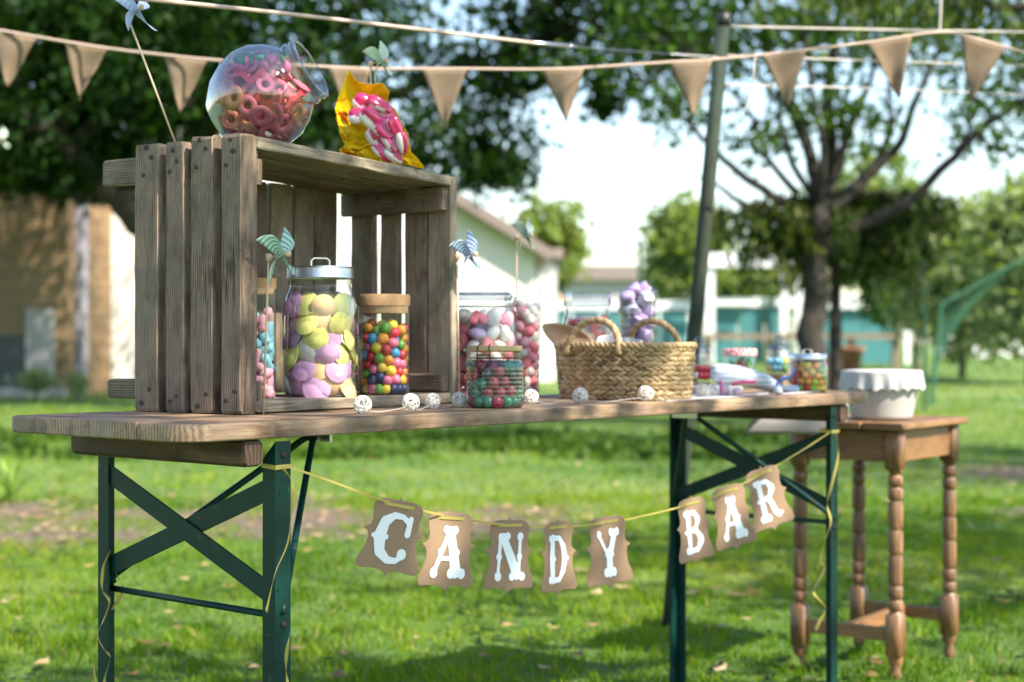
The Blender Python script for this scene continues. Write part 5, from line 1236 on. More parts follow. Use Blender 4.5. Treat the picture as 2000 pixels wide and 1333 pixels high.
candies('jelly_bean', 'sweet', 'sweets in the red apothecary jar', 'jelly bean in the apothecary jar by the basket', P, p, [('red', bd['red'], 2), ('white', bd['white'], 1)], .0105, 'rand', 25)
riser(1520, .335, .085, .07, .038, 'small brown wooden block under the blue sweet jar')
p, P, _ = apothecary(1521, .335, .0385, 50, 655, 'small apothecary jar with knob lid holding blue sweets', 26, None, .0095, .55, 36)
candies('jelly_bean', 'sweet', 'sweets in the blue apothecary jar', 'jelly bean in the apothecary jar by the metal-lidded one', P, p, [('blue', bd['sky'], 2.5), ('green', bd['green'], .8), ('yellow', bd['yellow'], .5)], .0105, 'rand', 27)
# gingham jar
gj = ony(1444, .37); dd = depth(gj); R = 33/FPX*dd; hg = CAM.z + (HZ - 690)/FPX*dd - TOP
jr = thing('sweet_jar', 'small jar with red gingham lid and striped sugar sticks', 'jar', gj)
jar_body(jr, [(0, .001), (R*.72, .001), (R*.78, .006), (R*.97, hg*.86), (R*.97, hg)], 'glass', 30)
m = NM('gingham'); v = m.coord('Object'); ck = m.n('TexChecker'); m.l(v, ck.inputs[0]); ck.inputs['Scale'].default_value = 130; ck.inputs[1].default_value = (.62, .03, .05, 1); ck.inputs[2].default_value = (.82, .62, .62, 1); m.set(Base_Color=ck.outputs[0], Roughness=.4)
MB().lathe([(0, hg + .012), (R*.98, hg + .012), (R*1.04, hg + .009), (R*1.04, hg - .006), (R*1.0, hg - .007)], 32).build('lid', m.mat, jr, auto=40)
mb = MB(); mb.tube([(-1, 0, 0), (-.95, 0, 0), (.95, 0, 0), (1, 0, 0)], [.1, .2, .2, .1], 8)
sk = {k: mb.data('sugar_stick', MC[k], True) for k in ('red', 'green', 'white', 'blue')}
g2 = np.random.default_rng(28); P = [(R*.62*math.cos(a_)*q_, R*.62*math.sin(a_)*q_, z_) for a_, q_, z_ in zip(g2.random(34)*6.28, np.sqrt(g2.random(34)), .03 + (hg - .055)*g2.random(34))]
candies('sugar_stick', 'sweet', 'sugar sticks in the gingham-lidded jar', 'sugar stick in the gingham-lidded jar', P, gj, [('red', sk['red'], 3), ('green', sk['green'], 1.5), ('white', sk['white'], 1), ('blue', sk['blue'], .6)], .017, lambda rr, q: (rr.uniform(-.4, .4), rr.uniform(.5, 2.6), rr.uniform(0, 6.28)), 29)
# metal-lidded jar at the far end
ej = ony(1577, .105); dd = depth(ej); R = 39/FPX*dd; he = (766 - 703)/FPX*dd
jr = thing('sweet_jar', 'squat glass jar with metal lid and bright round sweets at far end', 'jar', ej)
jar_body(jr, [(0, .001), (R*.88, .001), (R*.97, .005), (R, .012), (R, he*.78), (R*.95, he*.9), (R*.90, he*.97), (R*.9, he + .002)], 'glass', 36)
ld = MB().lathe([(0, he + .016), (R*.92, he + .016), (R*.96, he + .013), (R*.96, he + .002), (R*.93, he)], 36).build('lid', M['alu'], jr, auto=35)
mb = MB(); hw = .0105; pts = [Mh @ Vector(p_) for p_ in ((-hw, 0, he + .0155), (-hw, 0, he + .023), (-hw*.7, 0, he + .026), (hw*.7, 0, he + .026), (hw, 0, he + .023), (hw, 0, he + .0155))]
mb.ribbon(pts, [Mh @ Vector((0, 1, 0))]*6, .012); hd = mb.build('handle', M['alu'], ld); md = hd.modifiers.new('thick', 'SOLIDIFY'); md.thickness = .0016
P = pack(120, .0095, R*.97, he*.98, 30, 130)
candies('fruit_drop', 'sweet', 'fruit drops in the squat jar', 'round fruit drop in the squat metal-lidded jar', P, ej, [('orange', bd['orange'], 3), ('green', bd['green'], 2.5), ('yellow', bd['yellow'], 2.5), ('red', bd['red'], 2), ('lime', bd['lime'], 1.5)], .0098, 'rand', 31)

# ------------------------------------------------------------------ globe jar of sour rings on the crate
gc_ = at(507, 193, 3.0); dd = 3.0
ax = (RT*.86 + UP*.475 - FW*.18).normalized(); hlen = .0905
Mg = Matrix.Translation(gc_) @ frame(ax.orthogonal(), ax).to_4x4()
gj_ = thing('globe_jar', 'tilted round glass sweet jar of sour rings on top of the crate', 'jar', gc_ - UP*.098)
prof = [(0, -hlen), (.043, -hlen), (.052, -hlen + .004), (.078, -.058), (.094, -.026), (.1005, .004), (.096, .034), (.082, .060), (.066, .077), (.058, .084), (.056, .088), (.0625, .090), (.0625, .096), (.0575, .098), (.0575, .104), (.0615, .106), (.0615, .114), (.0555, .117), (.053, .110), (.0525, .092)]
o = MB().lathe(prof, 48, Mg).build('glass_body', M['glass_thick'], gj_, world=True, smooth=True)
MB().lathe([(r_*.955, z*.96) for r_, z in prof[:10]], 48, Mg).build('inner_wall', M['glass'], gj_, world=True, smooth=True)
mb = MB(); n1, n2 = 22, 10
mb.tube([(math.cos(2*PI*i/n1)*.68, math.sin(2*PI*i/n1)*.68, 0) for i in range(n1)], .31, n2, True); mb.v = [Vector((v.x, v.y, v.z*.62)) for v in mb.v]
ring = {k: mb.data('sour_ring', sugar('ring_' + k, c), True) for k, c in (('pink', (.66, .12, .19)), ('red', (.50, .03, .06)), ('peach', (.68, .22, .12)))}
mb = MB(); mb.ribbon([Vector((-1.3 + 2.6*i/10, .25*math.sin(i*.9), .35*math.cos(i*.7))) for i in range(11)], [Vector((0, .8, .5)).normalized()]*11, .75); 
strip = mb.data('sour_strip', sugar('strip_red', (.60, .03, .07)), True)
mb = MB(); mb.sphere((0, 0, 0), .62, 12, 8, (1, .9, .55)); mb.tube(smooth_path([(.3, .1, 0), (.8, .35, .1), (1.3, .3, .05)], 4), [.22]*8 + [.12], 8); mb.tube(smooth_path([(.3, -.1, 0), (.75, -.45, 0), (1.15, -.65, .1)], 4), [.2]*8 + [.1], 8)
mb.tube(smooth_path([(-.3, .2, 0), (-.8, .55, .1), (-1.2, .5, .05)], 4), [.2]*8 + [.1], 8)
frog = mb.data('gummy_frog', [sugar('frog_green', (.05, .36, .13))], True)
mb = MB(); mb.sphere((0, 0, 0), 1, 12, 8, (1, .8, .7)); cher = mb.data('gummy_cherry', sugar('cherry_pink', (.52, .10, .20)), True)
# settle them in the globe
def globe_pack(n, r_, seed, z0, z1, Rg=.0925):
    g = np.random.default_rng(seed); P = g.normal(size=(n, 3)); P = P/np.linalg.norm(P, axis=1)[:, None]*(Rg - r_)*(g.random(n)**.33)[:, None]; P[:, 2] = z0 + (z1 - z0)*g.random(n)
    for k in range(130):
        D_ = P[:, None] - P[None]; ds = np.sqrt((D_**2).sum(-1)) + np.eye(n)*9; ov = np.clip(1.72*r_ - ds, 0, None)
        P += (D_/ds[..., None]*ov[..., None]).sum(1)*.35; P[:, 2] = np.clip(P[:, 2], z0, z1)
        hh = np.linalg.norm(P, axis=1); s = np.minimum(1, (Rg - r_*.72)/np.maximum(hh, 1e-6)); P *= s[:, None]
    return P
P = globe_pack(104, .0175, 40, -.084, .050, .096)
def ring_rot(rr, q):
    n_ = (q if q.length > .05 else Vector((rr.uniform(-1, 1), rr.uniform(-1, 1), rr.uniform(-1, 1)))).normalized() + Vector((rr.uniform(-1, 1), rr.uniform(-1, 1), rr.uniform(-1, 1)))*rr.choice((.25, .5, 1.2)); return n_.to_track_quat('Z', 'Y').to_euler()
candies('sour_ring', 'sweet', 'sour rings in the globe jar', 'in the round globe jar', P, gc_, [('pink sugared sour ring', ring['pink'], 4), ('red sugared sour ring', ring['red'], 2.2), ('peach sugared sour ring', ring['peach'], 1.2), ('red sour strip', strip, 1)], .0208, ring_rot, 41)
P = globe_pack(22, .0175, 42, .052, .078, .095)
candies('gummy_frog', 'sweet', 'gummies heaped at the top of the globe jar', 'near the top of the globe jar', P, gc_, [('green gummy frog', frog, 5), ('dark pink gummy cherry', cher, 2)], .0135, 'rand', 43)

# ------------------------------------------------------------------ sweet bouquet in yellow wrapping on the crate
M['yellow_foil'] = None
m = NM('yellow_wrapping'); v = m.coord('Object'); vo = m.n('TexVoronoi', feature='DISTANCE_TO_EDGE'); m.l(v, vo.inputs['Vector']); vo.inputs['Scale'].default_value = 24
vn = m.noise(v, 18, 3, .5); ln = m.math('MULTIPLY', m.ramp(vo.outputs[0], [(.028, (1, 1, 1)), (.05, (0, 0, 0))]), m.ramp(vn, [(.5, (0, 0, 0)), (.56, (1, 1, 1))]))
c = m.mix(ln, (.90, .70, .02), (.75, .20, .01)); m.set(Base_Color=c, Roughness=.3)
tr = m.n('BsdfTranslucent'); m.l(c, tr.inputs[0]); mx = m.n('MixShader'); mx.inputs[0].default_value = .35; m.l(m.b.outputs[0], mx.inputs[1]); m.l(tr.outputs[0], mx.inputs[2]); m.l(mx.outputs[0], m.out.inputs[0]); M['yellow_foil'] = m.mat
FD = 3.2
fl = thing('sweet_bouquet', 'bouquet of pink gummy sweets in crumpled yellow wrapping on the crate', 'bouquet', at(740, 325, FD))
fc_ = at(735, 245, FD + .03)
rim = [(682, 138), (700, 158), (722, 166), (748, 163), (760, 178), (757, 200), (772, 214), (783, 236), (796, 262), (802, 290), (806, 312), (780, 322), (744, 316), (712, 308), (682, 296), (672, 268), (656, 236), (655, 212), (664, 180), (674, 152)]
def wrap_mesh(rimp, cpt, cup, seed, fold, nr=7):
    rr = random.Random(seed); n = len(rimp)*2; mb = MB(); vs = [cpt]; fs = []
    for j in range(1, nr + 1):
        t = j/nr
        for i in range(n):
            a = rimp[(i//2) % len(rimp)]; b = rimp[((i + 1)//2) % len(rimp)] if i % 2 else a
            p_ = Vector(((a[0] + b[0])/2, (a[1] + b[1])/2)); rimw = at(p_.x, p_.y, FD - cup + rr.uniform(-.006, .006))
            q = cpt.lerp(rimw, t); bul = math.sin(t*PI)*.018
            q += FW*(bul + (fold if i % 2 else -fold)*t*(1.2 - t) + rr.uniform(-.004, .004)) + RT*rr.uniform(-.0022, .0022) + UP*rr.uniform(-.0022, .0022)
            vs.append(q)
    for i in range(n): fs.append((0, 1 + i, 1 + (i + 1) % n))
    for j in range(nr - 1):
        for i in range(n): a = 1 + j*n; fs.append((a + i, a + n + i, a + n + (i + 1) % n, a + (i + 1) % n))
    return mb.add(vs, fs)
o = wrap_mesh(rim, fc_, .03, 3, .007).build('wrapping', M['yellow_foil'], fl, world=True); md = o.modifiers.new('thick', 'SOLIDIFY'); md.thickness = .0004
# loose front folds
for sd, pts in ((5, [(662, 292), (690, 276), (716, 280), (742, 296), (748, 318), (724, 316), (692, 306), (664, 300)]), (6, [(655, 210), (672, 226), (700, 240), (720, 262), (722, 285), (700, 292), (676, 290), (662, 262)]), (7, [(752, 300), (778, 286), (800, 292), (826, 322), (829, 330), (800, 326), (770, 320), (752, 314)])):
    cpt = at(sum(p[0] for p in pts)/len(pts), sum(p[1] for p in pts)/len(pts), FD - .045)
    o = wrap_mesh(pts, cpt, .032, sd, .005, 3).build('wrapping_fold', M['yellow_foil'], fl, world=True); md = o.modifiers.new('thick', 'SOLIDIFY'); md.thickness = .0004
gm_p = cm('gummy_crimson', (.62, .02, .13), .18, .3, .8); gm_w = cm('gummy_white', (.80, .76, .72), .3, .2, .4)
gum = [(716, 208, 30, 19, -38, 0), (742, 205, 27, 15, -22, 1), (728, 236, 30, 19, -48, 0), (758, 226, 26, 16, -58, 1), (748, 252, 28, 19, -52, 1), (772, 250, 24, 14, -68, 1), (736, 272, 26, 18, -60, 0), (764, 276, 27, 17, -66, 1), (786, 280, 22, 12, -76, 0), (748, 296, 26, 15, -48, 1), (770, 304, 22, 13, -40, 0), (700, 226, 20, 16, 10, 0)]
def gummy(k, white):
    """a fat teardrop with a crease, crimson over white"""
    mb = MB(); nu, nv = 20, 12; rr = random.Random(k)
    def fn(u_, v_):
        a = 2*PI*u_; t = v_; x = -math.cos(PI*t); r_ = math.sin(PI*t)**.75*(1 - .28*x)*.9; y, z = r_*math.cos(a), r_*math.sin(a)
        if z > 0: z *= .85 - .30*math.exp(-(y/.16)**2)
        return Vector((x*1.05, y, z*.9))
    mb.grid(fn, nu, nv); me = mb.data('gummy_heart', [gm_p, gm_w], True)
    for p_ in me.polygons:
        c = p_.center
        if (c.y < (-.05 if white else -.62) + .18*math.sin(c.x*3 + k)): p_.material_index = 1
    return me
for k, (x, y, a_, b_, rotd, w_) in enumerate(gum):
    sc = FD/FPX; q = at(x, y, FD - .026 - .012*(k % 3) - (.012 if y > 240 else 0)); rr = random.Random(k)
    o = mobj('gummy_heart', gummy(k, w_ == 0)); fr = Matrix((RT, UP, -FW)).transposed() @ Matrix.Rotation(math.radians(rotd), 3, 'Z') @ Matrix.Rotation(rr.uniform(-.5, .3), 3, 'X') @ Matrix.Rotation(rr.uniform(-.35, .35), 3, 'Y')
    o.matrix_basis = Matrix.Translation(q) @ fr.to_4x4() @ Matrix.Diagonal((a_*sc*.95, b_*sc*1.05, b_*sc*.95, 1))
    pos = ('uppermost left', 'uppermost middle', 'second row left', 'upper right', 'middle', 'right middle', 'lower left', 'lower middle', 'lower right', 'bottom left', 'bottom right', 'far left')[k]
    tag(o, pos + (' white backed' if w_ == 0 else ' all crimson') + ' gummy in the yellow bouquet', 'sweet', 'gummies in the yellow bouquet')

# ------------------------------------------------------------------ pinwheels
def pinwheel_mat(name, c1, c2, n=9.0):
    m = NM(name); uv = m.n('UVMap'); sx = m.n('SeparateXYZ'); m.l(uv.outputs[0], sx.inputs[0])
    w_ = m.math('SINE', m.math('MULTIPLY', sx.outputs[0], n*2*PI)); c = m.mix(m.ramp(m.math('ADD', m.math('MULTIPLY', w_, .5), .5), [(.42, (0, 0, 0)), (.58, (1, 1, 1))]), c1, c2); m.set(Base_Color=c, Roughness=.5)
    tr = m.n('BsdfTranslucent'); m.l(c, tr.inputs[0]); mx = m.n('MixShader'); mx.inputs[0].default_value = .35; m.l(m.b.outputs[0], mx.inputs[1]); m.l(tr.outputs[0], mx.inputs[2]); m.l(mx.outputs[0], m.out.inputs[0]); return m.mat
PW = {'green': pinwheel_mat('green_striped_paper', (.20, .46, .36), (.66, .76, .66), 8), 'blue': pinwheel_mat('blue_striped_paper', (.12, .24, .44), (.62, .70, .78), 8), 'pale': pinwheel_mat('pale_green_paper', (.52, .66, .52), (.64, .74, .62), 8), 'paleblue': pinwheel_mat('pale_blue_paper', (.46, .56, .78), (.60, .68, .84), 7), 'grey': pinwheel_mat('grey_green_paper', (.22, .34, .28), (.52, .60, .52), 8)}
def blade_data(mat, S):
    N = 10; Bc = Vector((0, 1, 0))*S; C = Vector((.92, .80, .42))*S*.78; Hh = Vector((0, 0, .30))*S; vs = []; uv = []
    for j in range(N + 1):
        for i in range(N + 1):
            a = i/N; o_ = j/N; e = Bc*(1 - a)**2 + C*2*a*(1 - a) + Hh*a*a
            vs.append(e*(1 - o_) + Vector((0, 0, Hh.z*a*a))*o_*1.0); uv.append((o_*.7 + a*.3, a))
    fs = [(j*(N + 1) + i, j*(N + 1) + i + 1, (j + 1)*(N + 1) + i + 1, (j + 1)*(N + 1) + i) for j in range(N) for i in range(N)]
    me = mesh_data('blade', vs, fs, mat, smooth=True); u = me.uv_layers.new(name='UVMap')
    for lp_ in me.loops: u.data[lp_.index].uv = uv[lp_.vertex_index]
    return me
def pinwheel(label, hub, foot, S, col, spin, axis=None, stick_r=.0019, group='paper pinwheels'):
    """hub: centre of the wheel; foot: lower end of its stick"""
    rt = thing('pinwheel', label, 'pinwheel', foot, 0, group); hub = Vector(hub); foot = Vector(foot)
    ax = (axis or (RT*.80 - FW*.52 + UP*.10)).normalized(); Mx = Matrix.Translation(hub) @ frame(ax.orthogonal(), ax).to_4x4() @ Matrix.Rotation(spin, 4, 'Z')
    me = blade_data(PW[col], S)
    for k in range(4):
        o = mobj('blade', me, rt, Mx @ Matrix.Rotation(k*PI/2, 4, 'Z')); o.matrix_parent_inverse = rt.matrix_basis.inverted(); md = o.modifiers.new('thick', 'SOLIDIFY'); md.thickness = .0004
    tip = hub - ax*S*.34
    MB().tube([foot, tip], stick_r, 8).build('stick', M['pale_wood'], rt, world=True, smooth=True)
    mb = MB(); mb.tube([tip - ax*.001, hub + ax*S*.40], .0011, 6); mb.build('axle', M['pale_wood'], rt, world=True)
    mb = MB(); mb.sphere(hub + ax*S*.44, S*.10, 12, 8); mb.build('bead', M['pale_wood'], rt, world=True, smooth=True)
    sd = (foot - tip).normalized(); mb = MB(); mb.lathe([(0, -S*.13), (S*.07, -S*.12), (S*.10, 0), (S*.085, S*.10), (0, S*.12)], 12, Matrix.Translation(tip) @ frame(sd.orthogonal(), -sd).to_4x4()); mb.build('stick_cap', M['pale_wood'], rt, world=True, smooth=True)
    return rt
pinwheel('green striped pinwheel standing inside the crate at its front left', at(541, 500, 2.79), crate_pt(.050, -.006, .0), .058, 'green', .35)
d2 = 3.25
pinwheel('blue striped pinwheel beside the crate right of its corner post', at(908, 500, d2), atz(897, d2 + .01, TOP), .058, 'blue', .5, stick_r=.0017)
tvd = depth(tv)
pinwheel('grey green pinwheel rising out of the tall glass vase', at(1022, 462, tvd), at(1008, 700, tvd), .052, 'grey', .3, stick_r=.0017)
pinwheel('pale blue pinwheel on a slanting stick at the crate back left', at(262, 28, 2.93), at(349, 296, 2.93), .052, 'paleblue', .15, axis=(RT*.7 - FW*.55 + UP*.45))
pinwheel('pale green pinwheel planted behind the yellow bouquet', at(737, 122, 3.24), at(724, 300, 3.24), .050, 'pale', .5)
pinwheel('blurred pale pinwheel on a stick far back at the left edge', at(-2, 272, 11.4), atz(-16, 11.4, GZ), .10, 'pale', .4, stick_r=.007)

# ------------------------------------------------------------------ string of rattan balls along the table edge
M['rattan'] = plain('white_rattan', (.80, .76, .68), .6, .06, 100)
mb = MB(); rr = random.Random(9)
for k in range(15):
    n_ = Vector((rr.gauss(0, 1), rr.gauss(0, 1), rr.gauss(0, 1))).normalized(); u_ = n_.orthogonal().normalized(); w_ = n_.cross(u_); of = n_*rr.uniform(-.28, .28); R_ = math.sqrt(1 - of.length_squared)
    mb.tube([of + (u_*math.cos(2*PI*i/20) + w_*math.sin(2*PI*i/20))*R_ for i in range(20)], .062, 4, True)
ball_me = mb.data('rattan_ball', M['rattan'], True)
bs = thing('ball_string', 'string of white rattan balls lying along the table front edge', 'ball string', onz(1000, 790, TOP))
balls = [(708, 808, 17.5), (802, 803, 17), (845, 799, 15.5), (897, 796, 15), (1037, 790, 14.5), (1133, 788, 15), (1261, 784, 15.5), (1320, 780, 14.5), (1372, 777, 13.5), (1394, 775, 13)]
bp_ = []
for k, (x, yb, rp) in enumerate(balls):
    p = onz(x, yb, TOP); d_ = depth(p)
    if p.y < .012: p = ony(x, .018); d_ = depth(p)
    r_ = rp/FPX*d_; p.z = TOP + r_*.97; o = mobj('rattan_ball', ball_me, bs); o.matrix_basis = Matrix.Translation(p) @ Euler((k*1.3, k*.7, k*2.1)).to_matrix().to_4x4() @ Matrix.Scale(r_, 4); o.matrix_parent_inverse = bs.matrix_basis.inverted(); bp_.append((p, r_))
wp = []
for (p, r_), (q, r2) in zip(bp_[:-1], bp_[1:]):
    a = p - UP*r_*.5; b = q - UP*r2*.5; md_ = (a + b)/2; md_.z = TOP + .0022; md_.y -= .0
    wp += [a, a.lerp(md_, .55) - UP*.004, md_]
wp = [Vector((p.x, p.y, max(p.z, TOP + .0015))) for p in wp + [bp_[-1][0]]]
MB().tube(smooth_path(wp, 4), .0008, 5).build('wire', M['cover'], bs, world=True)

# ------------------------------------------------------------------ seagrass basket
m = NM('seagrass'); v = m.coord('Object'); a = m.n('Attribute', attribute_name='tint'); nz = m.noise(v, 260, 4, .7)
m.set(Base_Color=m.ramp(m.math('ADD', m.math('MULTIPLY', a.outputs['Fac'], .75), m.math('MULTIPLY', nz, .3)), [(.1, (.13, .075, .032)), (.45, (.32, .205, .09)), (.75, (.47, .33, .17)), (1, (.58, .45, .27))]), Roughness=.6); m.bump(nz, .5, .001); M['seagrass'] = m.mat
bc = ony(1220, .165); bk2 = thing('wicker_basket', 'oval woven seagrass basket with two braided handles', 'basket', bc, .06)
bax, bay = .104, .158; bh = .118; rows = 11; rr = random.Random(12); g3 = np.random.default_rng(12)
def oval(a, s=1.0): 
    c_, s_2 = math.cos(a), math.sin(a); k = 1/(abs(c_)**2.6 + abs(s_2)**2.6)**(1/2.6); return Vector((bax*c_*k*s, bay*s_2*k*s, 0))
# one stitch: a fat strand, 6 x 4
sv = []; 
for i, (x, r_) in enumerate(((-1, .12), (-.7, .75), (0, 1), (.7, .75), (1, .12))):
    for k in range(6): sv.append((x, r_*math.cos(2*PI*k/6), r_*math.sin(2*PI*k/6)))
sf = [(i*6 + k, i*6 + (k + 1) % 6, (i + 1)*6 + (k + 1) % 6, (i + 1)*6 + k) for i in range(4) for k in range(6)]
sv = np.array(sv); nst = 58
for row in range(rows):
    z = .006 + (bh - .012)*row/(rows - 1); fl_ = .93 + .07*(z/bh)**.8; vs = []; fs = []; ti = []
    for k in range(nst):
        a = 2*PI*(k + .5*(row % 2) + rr.uniform(-.12, .12))/nst; p = oval(a, fl_); q = oval(a + .02, fl_); t = (q - p).normalized(); nn = Vector((t.y, -t.x, 0))
        tilt = (.42 if row % 2 else -.42) + rr.uniform(-.15, .15); t2 = (t*math.cos(tilt) + UP*math.sin(tilt)); u2 = nn.cross(t2).normalized()
        ln_, wd_, th_ = .0125*rr.uniform(.85, 1.15), .0058*rr.uniform(.85, 1.15), .0046
        F3 = np.array([t2, u2, nn]); pts = (sv*np.array([ln_, wd_, th_])) @ F3 + np.array(p + UP*(z + rr.uniform(-.0012, .0012)) + nn*rr.uniform(0, .002)); b0 = len(vs)
        vs += pts.tolist(); fs += [tuple(i + b0 for i in f) for f in sf]; ti += [min(1, max(0, rr.gauss(.5, .22)))]*len(pts)
    me = mesh_data('weave_row', vs, fs, M['seagrass'], smooth=True); at_ = me.attributes.new('tint', 'FLOAT', 'POINT'); at_.data.foreach_set('value', ti); mobj('weave_row', me, bk2)
mb = MB(); n = 60; mb.add([tuple(oval(2*PI*k/n, s_3) + UP*z) for s_3, z in ((.0001, .004), (.90, .004), (.965, bh - .002)) for k in range(n)], [(j*n + k, j*n + (k + 1) % n, (j + 1)*n + (k + 1) % n, (j + 1)*n + k) for j in range(2) for k in range(n)]); mb.build('lining', M['pale_brown'], bk2, smooth=True)
def braid(fn, n, rad_, amp, turns, nm):
    mb = MB(); ti = []
    for s in range(3):
        pts = []
        for i in range(n + 1):
            t = i/n; p = fn(t); q = fn(min(1, t + .01)); tg_ = (q - fn(max(0, t - .01))).normalized(); u_ = tg_.cross(Vector((.3, .2, .9))).normalized(); w_ = tg_.cross(u_); a = 2*PI*(turns*t + s/3); pts.append(p + (u_*math.cos(a) + w_*math.sin(a))*amp)
        c0 = len(mb.v); mb.tube(pts, [rad_*rr.uniform(.88, 1.1) for _ in pts], 6); ti += [.35 + .2*s]*(len(mb.v) - c0)
    me = mb.data(nm, M['seagrass'], True); at_ = me.attributes.new('tint', 'FLOAT', 'POINT'); at_.data.foreach_set('value', ti); return mobj(nm, me, bk2)
braid(lambda t: oval(2*PI*t, 1.0) + UP*(bh + .001), 120, .0048, .0045, 26, 'rim')
for sg, cy_ in ((-1, .014), (1, -.012)):
    def hf(t, sg=sg, cy_=cy_):
        a = PI*t; return Vector((sg*(bax*1.0 + .004 - .018*math.sin(a)), cy_ - .068*math.cos(a), bh - .018 + .075*math.sin(a)**.8))
    braid(hf, 44, .0044, .0044, 9, 'handle')
# paper bags and kraft sheets in the basket
M['white_paper'] = plain('white_paper', (.60, .58, .60), .85, .03, 100, 0, 0, .3, .2)
M['kraft_paper'] = plain('kraft_paper', (.42, .27, .17), .85, .06, 60, 0, 0, .3, .15)
def sheet(name, label, pts4, dd, curl_, mat, cat, dep2=0.0):
    """a slightly curled paper: four photograph corners round the outline at distance dd"""
    A_, B_, C_, D_ = [at(x, y, dd + (dep2 if i in (1, 2) else 0)) for i, (x, y) in enumerate(pts4)]; mb = MB()
    def fn(u_, v_): 
        p = A_.lerp(B_, u_).lerp(D_.lerp(C_, u_), v_); return p + FW*curl_*math.sin(u_*PI)*(.6 + .4*v_) + UP*.002*math.sin(v_*7 + u_*3)
    mb.grid(fn, 10, 8); o = mb.build(name, M[mat], None, smooth=True); md = o.modifiers.new('thick', 'SOLIDIFY'); md.thickness = .0005; return tag(o, label, cat)
bd_ = depth(bc)
mb = MB()
lf_ = [(1052, 633), (1075, 630), (1110, 633), (1140, 646), (1165, 665), (1160, 690), (1128, 694), (1095, 685), (1068, 662)]
cpt = at(1112, 662, bd_ + .02); ws = [at(x, y, bd_ - .02 + .03*(x - 1050)/110) for x, y in lf_]; n = len(ws)
o = MB().add([cpt] + ws, [(0, 1 + i, 1 + (i + 1) % n) for i in range(n)]).build('kraft_paper', M['kraft_paper'], None, smooth=True); o.modifiers.new('sub', 'SUBSURF').render_levels = 2; md = o.modifiers.new('thick', 'SOLIDIFY'); md.thickness = .0006; tag(o, 'leaf-shaped kraft paper fold sticking out left of the basket', 'paper')
sheet('paper_bag', 'white paper bag standing in the middle of the basket', [(1150, 690), (1208, 690), (1198, 652), (1168, 660)], bd_ + .02, .012, 'white_paper', 'paper bag', .03)
sheet('paper_bag', 'brown paper bag between the basket handles', [(1120, 692), (1180, 692), (1172, 664), (1128, 668)], bd_ + .05, .015, 'kraft_paper', 'paper bag', .02)
sheet('paper_bag', 'pale paper bag behind the far basket handle', [(1205, 690), (1262, 690), (1254, 664), (1212, 660)], bd_ + .07, .012, 'white_paper', 'paper bag', .02)
sheet('kraft_paper', 'flat kraft paper tip over the right basket rim', [(1296, 684), (1322, 686), (1362, 668), (1330, 674)], bd_ + .05, .004, 'kraft_paper', 'paper', .03)
mb = MB(); mb.tube([at(1104, 668, bd_ + .0), at(1116, 688, bd_ + .0)], .004, 8); tag(mb.build('candle_stub', plain('mint_plastic', (.25, .62, .30), .5, .1), None, smooth=True), 'mint green stick tucked in the basket left side', 'stick')
# white sheet lying under basket and cluster
lp_ = ony(1345, .045); o = MB(); o.box((0, 0, .0012), (.34, .13, .0016)); q = o.build('paper_napkin', M['white_paper'], None); q.location = ony(1330, .085, TOP + .0004); q.rotation_euler = (0, 0, .07); tag(q, 'flat white paper napkin under the right side of the basket', 'napkin')
st2 = thing('napkin_stack', 'stack of white paper bags right of the basket', 'paper stack', ony(1390, .165)); rr = random.Random(2)
for k in range(4):
    mb = MB(); mb.box((0, 0, .003 + k*.0052), (.12 - .002*k, .10, .0046), rr.uniform(-.1, .1), .001); mb.build('paper_bag', M['white_paper'], st2)
# rolled cellophane bag with blue tie
m = NM('cellophane_bag'); v = m.coord('Object'); q = m.n('TexWave', wave_type='BANDS', bands_direction='Z'); m.l(v, q.inputs['Vector']); q.inputs['Scale'].default_value = 26; q.inputs['Distortion'].default_value = 1.2
m.set(Base_Color=m.mix(q.outputs[1], (.26, .33, .42), (.48, .52, .57)), Roughness=.25); m.b.inputs['Coat Weight'].default_value = .5; M['cello'] = m.mat
ga, gb = ony(1392, .19), ony(1535, .115); da, db = depth(ga), depth(gb)
cb_ = thing('cellophane_bag', 'pale blue rolled cellophane bag tied with blue ribbon', 'bag', ga.lerp(gb, .5))
pth = [at(1388, 727, da), at(1396, 728, da), at(1425, 731, da), at(1460, 738, (da + db)/2), at(1495, 748, db), at(1514, 755, db), at(1522, 757, db), at(1530, 759, db), at(1548, 763, db), at(1560, 765, db)]
MB().tube(smooth_path(pth, 3), [.006, .013, .018, .022, .024, .0245, .025, .025, .0245, .024, .023, .022, .020, .018, .016, .014, .011, .009, .007, .006, .006, .007, .009, .012, .014, .015, .015, .012], 14).build('body', M['cello'], cb_, world=True, smooth=True)
M['blue_ribbon'] = plain('blue_ribbon', (.03, .14, .48), .4, .1, 50)
MB().tube([at(1519, 748, db - .012), at(1517, 756, db - .014), at(1519, 764, db - .010), at(1525, 764, db + .012), at(1524, 750, db + .012)], .0028, 6, True).build('ribbon_tie', M['blue_ribbon'], cb_, world=True, smooth=True)
mb = MB(); mb.ribbon(smooth_path([at(1521, 748, db - .014), at(1524, 742, db - .018), at(1540, 738, db - .02), at(1548, 730, db - .02), at(1554, 720, db - .018)], 4), [UP]*17, .008); o = mb.build('ribbon_end', M['blue_ribbon'], cb_, world=True, smooth=True); md = o.modifiers.new('thick', 'SOLIDIFY'); md.thickness = .0004
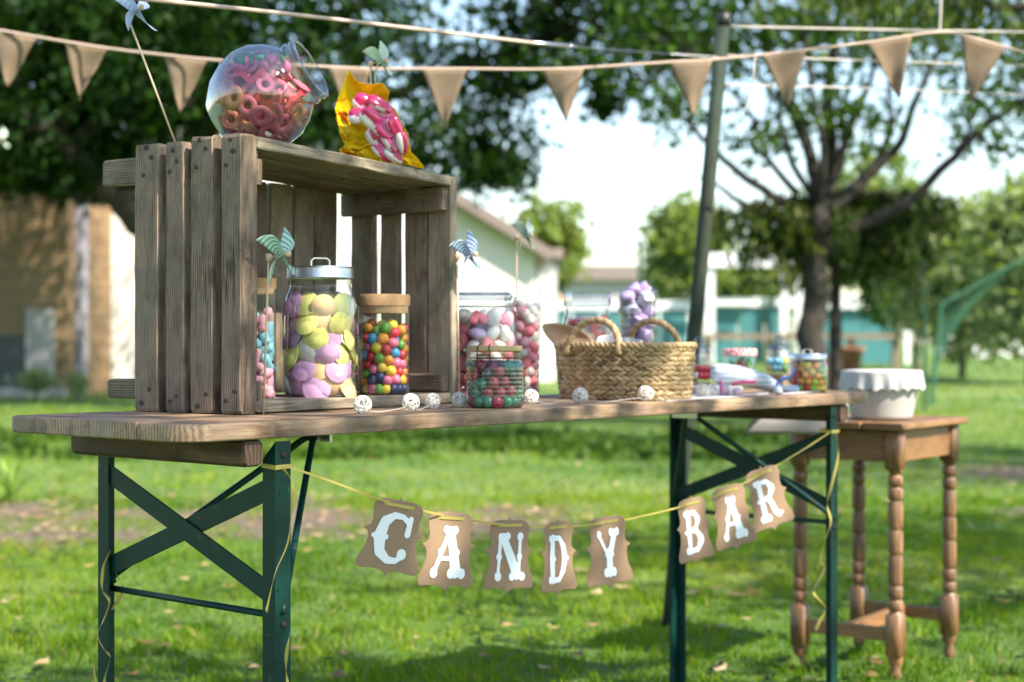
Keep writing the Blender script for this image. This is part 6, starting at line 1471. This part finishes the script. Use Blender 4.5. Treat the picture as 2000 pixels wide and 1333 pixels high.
# pink scoops and lolly sticks
M['hot_pink'] = plain('hot_pink_plastic', (.72, .02, .22), .3, .06, 30, 0, 0, .5, 0, .4)
M['clear_pink'] = plain('pale_pink_plastic', (.62, .42, .52), .3, .05, 30, 0, 0, .5, .2, .4)
sp_ = ony(1428, .075); ds_ = depth(sp_); pk = thing('sweet_scoop', 'pale pink plastic sweet scoop with hot pink edge on the table', 'scoop', sp_)
mb = MB(); mb.lathe([(0, 0), (.012, .002), (.017, .012), (.018, .026), (.017, .026), (.011, .004), (0, .003)], 18, Matrix.Translation(at(1425, 764, ds_)) @ frame(UP, -RT*.9 + FW*.3).to_4x4()); mb.build('cup', M['clear_pink'], pk, world=True, smooth=True)
MB().tube(smooth_path([at(1430, 752, ds_), at(1450, 746, ds_ + .01), at(1476, 746, ds_ + .02)], 4), .0036, 8).build('handle', M['hot_pink'], pk, world=True, smooth=True)
mb = MB(); mb.tube([at(1407, 757, ds_) + (UP*math.cos(2*PI*i/18) + FW*math.sin(2*PI*i/18))*.0155 for i in range(18)], .0022, 6, True); mb.build('lip', M['hot_pink'], pk, world=True, smooth=True)
l1 = ony(1470, .045, TOP + .004); 
for k, (xa, ya, xb, yb, lb) in enumerate(((1440, .05, 1500, .075, 'white paper lolly stick lying before the cellophane bag'), (1520, .035, 1600, .05, 'white paper lolly stick lying before the squat jar'))):
    a, b = ony(xa, ya, TOP + .003), ony(xb, yb, TOP + .003); lo_ = thing('lollipop', lb, 'lollipop', a)
    MB().tube([a, b], .0022, 8).build('stick', M['white_paper'], lo_, world=True, smooth=True)
    mb = MB(); mb.sphere(a + UP*.008, .011, 14, 9, (1, 1, .95)); mb.build('sweet', M['clear_pink'] if k == 0 else M['cello'], lo_, world=True, smooth=True)
# paper sheet hanging down behind the far end
PD = depth((L - .1, .5, .7)) + .06
m_ = MB()
def fn(u_, v_):
    xl_ = 1480 - 30*v_**1.5; xr_ = 1656 - 26*max(0, (v_ - .45)/.55)**2; return at(xl_ + (xr_ - xl_)*u_, 786 + 63*v_, PD + .03*math.sin(u_*2.5) - .012*math.sin(v_*PI))
m_.grid(fn, 14, 8); M['grey_paper'] = plain('grey_wrapping_paper', (.42, .38, .38), .85, .05, 50, 0, 0, .3, .2)
o = m_.build('wrapping_paper', M['grey_paper'], None, smooth=True); md = o.modifiers.new('thick', 'SOLIDIFY'); md.thickness = .0008; tag(o, 'grey wrapping paper sheet hanging down behind the far table end', 'paper')
